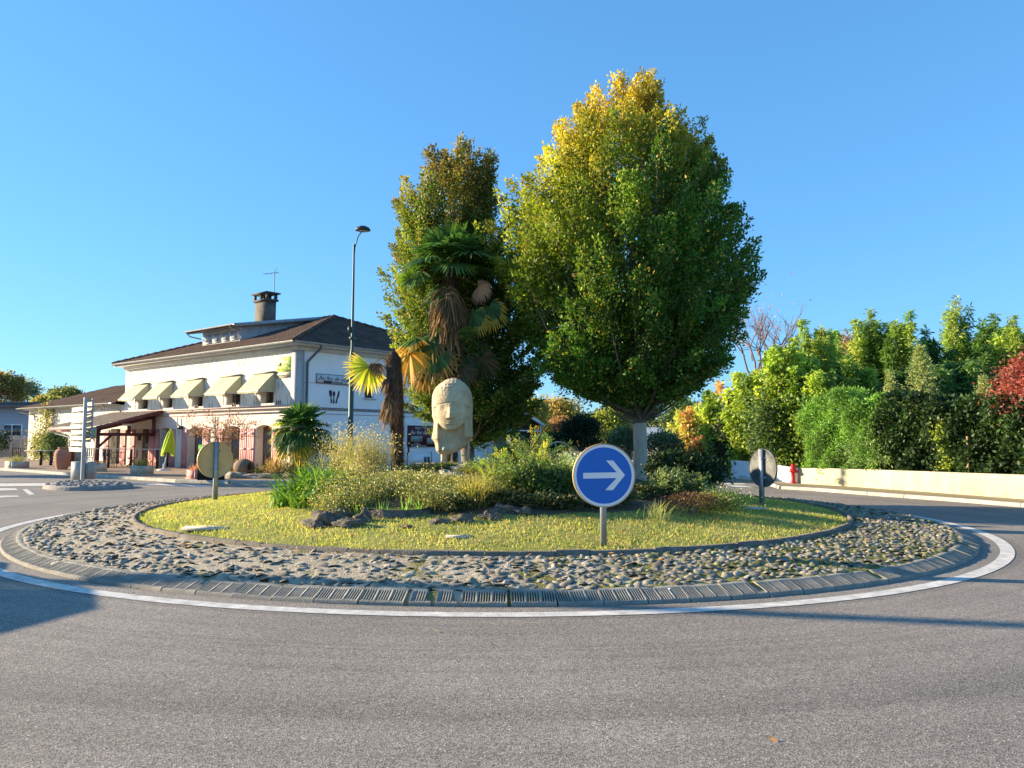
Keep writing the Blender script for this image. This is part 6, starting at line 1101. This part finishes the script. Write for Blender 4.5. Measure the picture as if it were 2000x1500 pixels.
for px, yt, Y, w, n, cols, lab in [(1585, 668, 33.5, 150, 7000, BAMY+BAM, 'broad pale bamboo clump behind the leftmost clumps'), (1670, 650, 35, 160, 8000, BAM, 'broad green bamboo clump filling behind the forked one'), (1755, 650, 35.5, 160, 8000, BAM+BAMD, 'broad bamboo clump filling the middle of the row'), (1845, 670, 36, 170, 8000, BAMD, 'broad dark bamboo clump left of the tallest tip'), (1935, 650, 36, 170, 8000, BAMD+BAM, 'broad dark bamboo clump right of the tallest tip'), (1800, 715, 31, 220, 9000, BAMD, 'low wide dark bamboo thicket behind the laurel hedge'), (1545, 662, 30, 90, 8000, BAMY, 'yellow-green bamboo clump nearest the tall hornbeam'), (1608, 622, 31, 80, 8000, BAMY, 'tall yellowish bamboo clump with a forked top, second from the left'), (1660, 690, 29, 90, 7000, BAM, 'mid-height green bamboo clump below the yellowish tops'), (1708, 603, 33, 85, 8500, BAM+[(.26, .28, .06)], 'tall pale bamboo clump at the middle of the row'), (1765, 606, 32, 75, 7500, BAM, 'tall green bamboo clump with a narrow top'), (1795, 700, 29, 120, 8500, BAMD, 'dark dense bamboo clump low in the middle'), (1832, 645, 33, 90, 7500, BAMD, 'dark bamboo clump left of the tallest tip'), (1877, 577, 34, 60, 6000, BAM+[(.24, .28, .10)], 'tallest light green bamboo tip in the row'), (1895, 690, 30, 120, 8500, BAMD, 'dark dense bamboo clump below the tallest tip'), (1945, 612, 33, 90, 8000, BAMD, 'dark green bamboo clump near the right edge'), (2005, 618, 31, 110, 8500, BAM+BAMY[:1], 'yellow-green bamboo clump at the right frame edge'), (2090, 640, 31, 120, 4000, BAMD, 'bamboo clump beyond the right frame edge')]:
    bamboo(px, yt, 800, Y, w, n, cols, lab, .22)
IVY = [(.20, .26, .035), (.12, .18, .03), (.28, .31, .05), (.08, .13, .025)]
for px, yt, yb_, Y, w, n, cols, lab in [(1600, 700, 900, 27.5, 100, 7000, BAM+IVY[:1], 'green leafy mass left of the feathery hedge'), (1535, 655, 900, 28.5, 110, 11000, IVY, 'yellow-green overgrown shrub mass at the side road corner'), (1470, 700, 900, 30.5, 110, 10000, IVY, 'bright yellow-green overgrown shrub mass left of the corner one'), (1410, 745, 905, 35, 90, 7000, IVY+[(.35, .2, .05)], 'yellow and orange overgrown shrub along the side road'), (1362, 775, 905, 41, 70, 5500, [(.28, .26, .07), (.30, .18, .07), (.16, .2, .05)], 'orange-tinted shrub farther up the side road'), (1330, 800, 905, 47, 60, 4000, [(.22, .28, .05), (.3, .3, .06)], 'bright green hedge shrub farthest up the side road')]:
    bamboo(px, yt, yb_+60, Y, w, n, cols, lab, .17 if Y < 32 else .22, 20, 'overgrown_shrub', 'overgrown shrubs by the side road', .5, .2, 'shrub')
shrub('ivy_bush', (P(1500, 920, 28.6)[0]+.6, 28.4, .2), (1.5, .9, 1.7), 8000, .13, [(.05, .09, .025), (.12, .17, .06), (.03, .06, .02)], 'glossy dark ivy mass above the white wall')
shrub('ivy_bush', (P(1440, 920, 31.5)[0], 31.6, .1), (1.0, .8, 1.35), 3500, .13, [(.02, .035, .012), (.03, .05, .02)], 'dark shaded ivy at the left end of the white wall', M=LEAFD)
shrub('cotoneaster', (P(1378, 905, 40)[0], 40, .1), (.8, .6, .9), 1800, .14, [(.28, .12, .07), (.15, .14, .05)], 'reddish shrub by the small gate pillar')
def conifer(px, yt, yb_, Y, wpx, n, label, cols=[(.20, .24, .10), (.14, .19, .07), (.26, .28, .14)]):
    x = P(px, 850, Y)[0]; top = P(px, yt, Y)[2]; bot = P(px, yb_, Y)[2]; hw = wpx/2/1500*Y; t = thing('cypress', (x, Y, 0), label, 'conifer', 'young conifers above the hedge'); b = MB(); s = MB(); s.tube([(x, Y, 0), (x, Y, top-.05)], [.06, .008], 6)
    nb = 70
    for i in range(nb):
        f = i/nb; z = bot+(top-bot)*f; az = i*2.4; L_ = hw*(1-f)**.8*rng.uniform(.7, 1.15)+.05; d = np.array((math.cos(az), math.sin(az), .25)); e = np.array((x, Y, z))+d*L_; s.tube([(x, Y, z), e], [.012, .003], 3, cap=False); m = n//nb; ff = rng.random((m, 1)); b.quads(leafq(np.array((x, Y, z))+d*L_*ff+rng.normal(size=(m, 3))*.03, .11, d*1.4+(0, 0, .2), .25), pal(cols, m))
    b.build('foliage', LEAF, t); s.build('trunk', BARK, t)
conifer(1803, 676, 800, 25.5, 78, 3800, 'pale spiky young conifer rising above the dark hedge'); conifer(1743, 726, 800, 25, 34, 1200, 'small conifer tip left of the taller one'); conifer(1925, 735, 800, 24.5, 40, 1200, 'small conifer tip near the red tree')
RD = [(.24, .05, .045), (.20, .045, .045), (.30, .09, .07), (.13, .05, .04)]
simple_tree('red_tree', 2035, 842, 690, 19.6, 170, 9000, .085, RD, 'crimson autumn tree at the right frame edge in front of the hedge', None)
# bare tree
def bare(px, ybase, ytop, Y, label, n=9, cols=None):
    x = P(px, 850, Y)[0]; t = thing('bare_tree', (x, Y, 0), label, 'tree', 'bare trees'); s = MB(); top = P(px, ytop, Y)[2]
    def br(p, d, L, r, k):
        e = p+d*L; m = (p+e)/2+rng.normal(size=3)*L*.06; s.tube([p, m, e], [r, r*.8, r*.6], 5, cap=False)
        if k: [br(p+(e-p)*rng.uniform(.55, 1), unit(d+rng.normal(size=3)*.42+(0, 0, .15)), L*rng.uniform(.55, .8), r*.55, k-1) for _ in range(3)]
    br(np.array((x, Y, 0.)), np.array((.02, 0, 1.)), top*.55, .09, 0)
    for q in range(4): br(np.array((x, Y, top*.5)), unit(np.array(((q-1.5)*.28, .1*rng.normal(), 1))), top*.22, .055, 3)
    s.build('branches', mat('reddish_bark', (.22, .13, .10), .9, .2, 6), t)
    if cols: b = MB(); N = 160; b.quads(leafq(np.array((x, Y, top*.85))+rng.normal(size=(N, 3))*(1.2, 1, .8), .12), pal(cols, N)); b.build('leaves', LEAF, t)
bare(1478, 900, 580, 36, 'almost bare tree showing beside the tall hornbeam crown', cols=[(.4, .15, .1)]); bare(1520, 900, 590, 38, 'bare branching tree above the yellow-green shrubs')
simple_tree('autumn_tree', 1660, 760, 655, 52, 70, 2600, .25, [(.30, .2, .14), (.24, .18, .12)], 'hazy brownish autumn tree behind the bamboo', None, sharp=.4)

# ================================================================== MIDDLE BACKGROUND
MB_ = 'trees and bushes beyond the roundabout'
for a_ in [('autumn_tree', 1085, 872, 778, 50, 120, 7000, .18, [(.40, .28, .07), (.34, .24, .08), (.22, .2, .06)], 'golden brown tree between the two hornbeam trunks'),
           ('broadleaf_tree', 1040, 880, 775, 46, 80, 4200, .17, [(.12, .15, .04), (.2, .19, .06)], 'olive green tree right of the porch'),
           ('autumn_tree', 1095, 868, 815, 44, 56, 2600, .13, [(.24, .14, .08), (.2, .12, .07)], 'brownish twiggy bush in front of the golden tree'),
           ('dark_bush', 1135, 888, 812, 40, 86, 6500, .14, [(.012, .022, .012), (.02, .035, .015)], 'near-black evergreen bush left of the blue sign'),
           ('dark_bush', 1078, 890, 845, 40, 60, 2800, .14, [(.025, .04, .015), (.05, .07, .02)], 'dark low bush behind the cart wheel'),
           ('autumn_tree', 1190, 872, 800, 45, 96, 6500, .16, [(.30, .30, .05), (.2, .22, .05), (.12, .15, .04)], 'yellow-green tree behind the blue sign'),
           ('broadleaf_tree', 1230, 850, 768, 58, 120, 5200, .2, [(.05, .08, .025), (.09, .12, .03)], 'dark green tree behind the tall trunk'),
           ('grey_bush', 1225, 905, 835, 36, 70, 4500, .12, [(.07, .09, .05), (.11, .13, .08)], 'grey-green bush just left of the tall trunk'),
           ('grey_bush', 1295, 905, 842, 38, 84, 5000, .12, [(.08, .10, .06), (.13, .15, .10)], 'twiggy grey-green bush right of the tall trunk'),
           ('broadleaf_tree', 1330, 860, 775, 64, 80, 3200, .24, [(.06, .10, .04), (.10, .14, .05)], 'green tree up the side road behind the house'),
           ('broadleaf_tree', 1010, 850, 800, 60, 70, 2600, .22, [(.14, .15, .05), (.08, .1, .03)], 'distant green tree over the porch roof'),
           ('broadleaf_tree', 940, 870, 790, 62, 90, 2600, .24, [(.07, .1, .03), (.1, .12, .04)], 'distant tree behind the restaurant roof end'),
           ('grey_bush', 1000, 905, 868, 34, 60, 2600, .11, [(.14, .18, .05), (.08, .11, .04)], 'green bush in front of the porch')]:
    simple_tree(*a_[:10], MB_)
x0, x1 = P(1270, 850, 70)[0], P(1345, 850, 70)[0]; zt = P(1300, 842, 70)[2]; t = thing('distant_house', ((x0+x1)/2, 72, 0), 'pale house with grey roof far up the side road', 'house'); b = MB(); b.box(x0, x1, 70, 78, 0, zt-1.0); b.build('wall', OFFW, t); b = MB(); b.poly([(x0-.4, 69.6, zt-1.05), (x1+.4, 69.6, zt-1.05), (x1+.4, 74, zt+.4), (x0-.4, 74, zt+.4)]); b.poly([(x0-.4, 78.4, zt-1.05), (x1+.4, 78.4, zt-1.05), (x1+.4, 74, zt+.4), (x0-.4, 74, zt+.4)]); b.build('roof', mat('pale_grey_roof', (.38, .40, .42), .7, .1, 3), t); b = MB(); [b.box(x, x+.9, 69.95, 69.99, 1.0, 2.1) for x in (x0+.6, x0+2.1)]; b.build('window', GLASS, t)
# far-off wood closing the horizon
b = MB(); N = 42000; th = rng.uniform(-1.25, 1.2, N); r = rng.uniform(105, 125, N); hgt = 4.2+1.5*np.sin(th*17)+1.1*np.sin(th*41+1)+.6*np.sin(th*97); k_ = np.clip((th+.62)/.1, 0, 1); z = hgt*rng.random(N)**.7
b.quads(leafq(np.stack([r*np.sin(th), r*np.cos(th), z], -1), .75, None, .6), pal([(.07, .09, .03), (.12, .12, .04), (.18, .14, .05)], N)); tag(b.build('far_wood', LEAF), 'distant belt of autumn woodland closing the horizon', 'woodland', kind='stuff')

# ---------------------------------------------------------------- parked car just outside the left edge (its shadow reaches into the photo)
t = thing('parked_car', (-8.6, 7.3, 0), 'small grey hatchback standing left of the frame whose shadow falls on the road', 'car'); b = MB(); st = [(-2.0, .45, .78, .45, .70), (-1.9, .3, .86, .86, .74), (-1.2, .22, .88, .95, .78), (0, .2, .88, .95, .8), (1.0, .22, .88, .93, .78), (1.75, .3, .84, .80, .72), (2.0, .42, .70, .6, .62)]
PNT = mat('car_paint', (.22, .23, .25), .25, .05, 2, metal=.5); A = []
for x, zl, w, zu, wt in st: A.append([(x-8.6, 7.3+y, z) for y, z in ((-w*.9, zl), (-w, zl+.12), (-w, zu-.15), (-wt, zu), (wt, zu), (w, zu-.15), (w, zl+.12), (w*.9, zl))])
A = np.array(A); b.grid(A, closed=True); b.poly(A[0]); b.poly(A[-1]); 
R_ = [(-1.85, .88, .76), (-1.35, 1.40, .62), (-.2, 1.50, .62), (.55, 1.36, .60), (1.2, .90, .74)]; b.poly([(x-8.6, 7.3-w+.04, z) for x, z, w in R_[1:4]]+[(R_[3][0]-8.6, 7.3+R_[3][2]-.04, R_[3][1]), (R_[2][0]-8.6, 7.3+R_[2][2]-.04, R_[2][1]), (R_[1][0]-8.6, 7.3+R_[1][2]-.04, R_[1][1])][::1])
for s_ in (-1, 1):
    for k_ in range(4): a_, c_ = R_[k_], R_[k_+1]; b.beam((a_[0]-8.6, 7.3+s_*a_[2], a_[1]), (c_[0]-8.6, 7.3+s_*c_[2], c_[1]), .07, .07)
    b.beam((-8.8, 7.3+s_*.78, .9), (-8.75, 7.3+s_*.62, 1.48), .08, .07)
b.build('body', PNT, t); g = MB(); 
for s_ in (-1, 1): g.poly([(x-8.6, 7.3+s_*(w-.02), z-.02) for x, z, w in R_])
g.poly([(R_[3][0]-8.6, 7.3-.58, 1.34), (R_[4][0]-8.6, 7.3-.72, .9), (R_[4][0]-8.6, 7.3+.72, .9), (R_[3][0]-8.6, 7.3+.58, 1.34)]); g.poly([(R_[1][0]-8.6, 7.3-.6, 1.38), (R_[0][0]-8.6, 7.3-.74, .9), (R_[0][0]-8.6, 7.3+.74, .9), (R_[1][0]-8.6, 7.3+.6, 1.38)])
cg = bpy.data.materials.new('car_glass'); cg.use_nodes = True; pb_ = cg.node_tree.nodes['Principled BSDF']; gt = cg.node_tree.nodes.new('ShaderNodeBsdfTransparent'); gt.inputs[0].default_value = (.35, .4, .38, 1); mxx = cg.node_tree.nodes.new('ShaderNodeMixShader'); mxx.inputs[0].default_value = .25; pb_.inputs['Base Color'].default_value = (.03, .03, .03, 1); pb_.inputs['Roughness'].default_value = .05
cg.node_tree.links.new(gt.outputs[0], mxx.inputs[1]); cg.node_tree.links.new(pb_.outputs[0], mxx.inputs[2]); cg.node_tree.links.new(mxx.outputs[0], cg.node_tree.nodes['Material Output'].inputs[0]); g.build('windows', cg, t)
for x in (-1.25, 1.25):
    for s_ in (-1, 1):
        b = MB(); b.tube([(x-8.6, 7.3+s_*.68, .31), (x-8.6, 7.3+s_*.90, .31)], .31, 20); w = b.build('wheel', mat('tyre', (.03, .03, .03), .8), t); b = MB(); b.tube([(x-8.6, 7.3+s_*.90, .31), (x-8.6, 7.3+s_*.915, .31)], .2, 14); b.build('rim', GALV, w)
for s_ in (-1, 1): b = MB(); b.obox((-8.6+1.93, 7.3+s_*.55, .62), (.12, .28, .14)); b.build('headlight', mat('lamp_lens', (.42, .43, .38)), t)

t.rotation_euler[2] = math.pi/2; t.location = (-9.35, 8.05, 0)
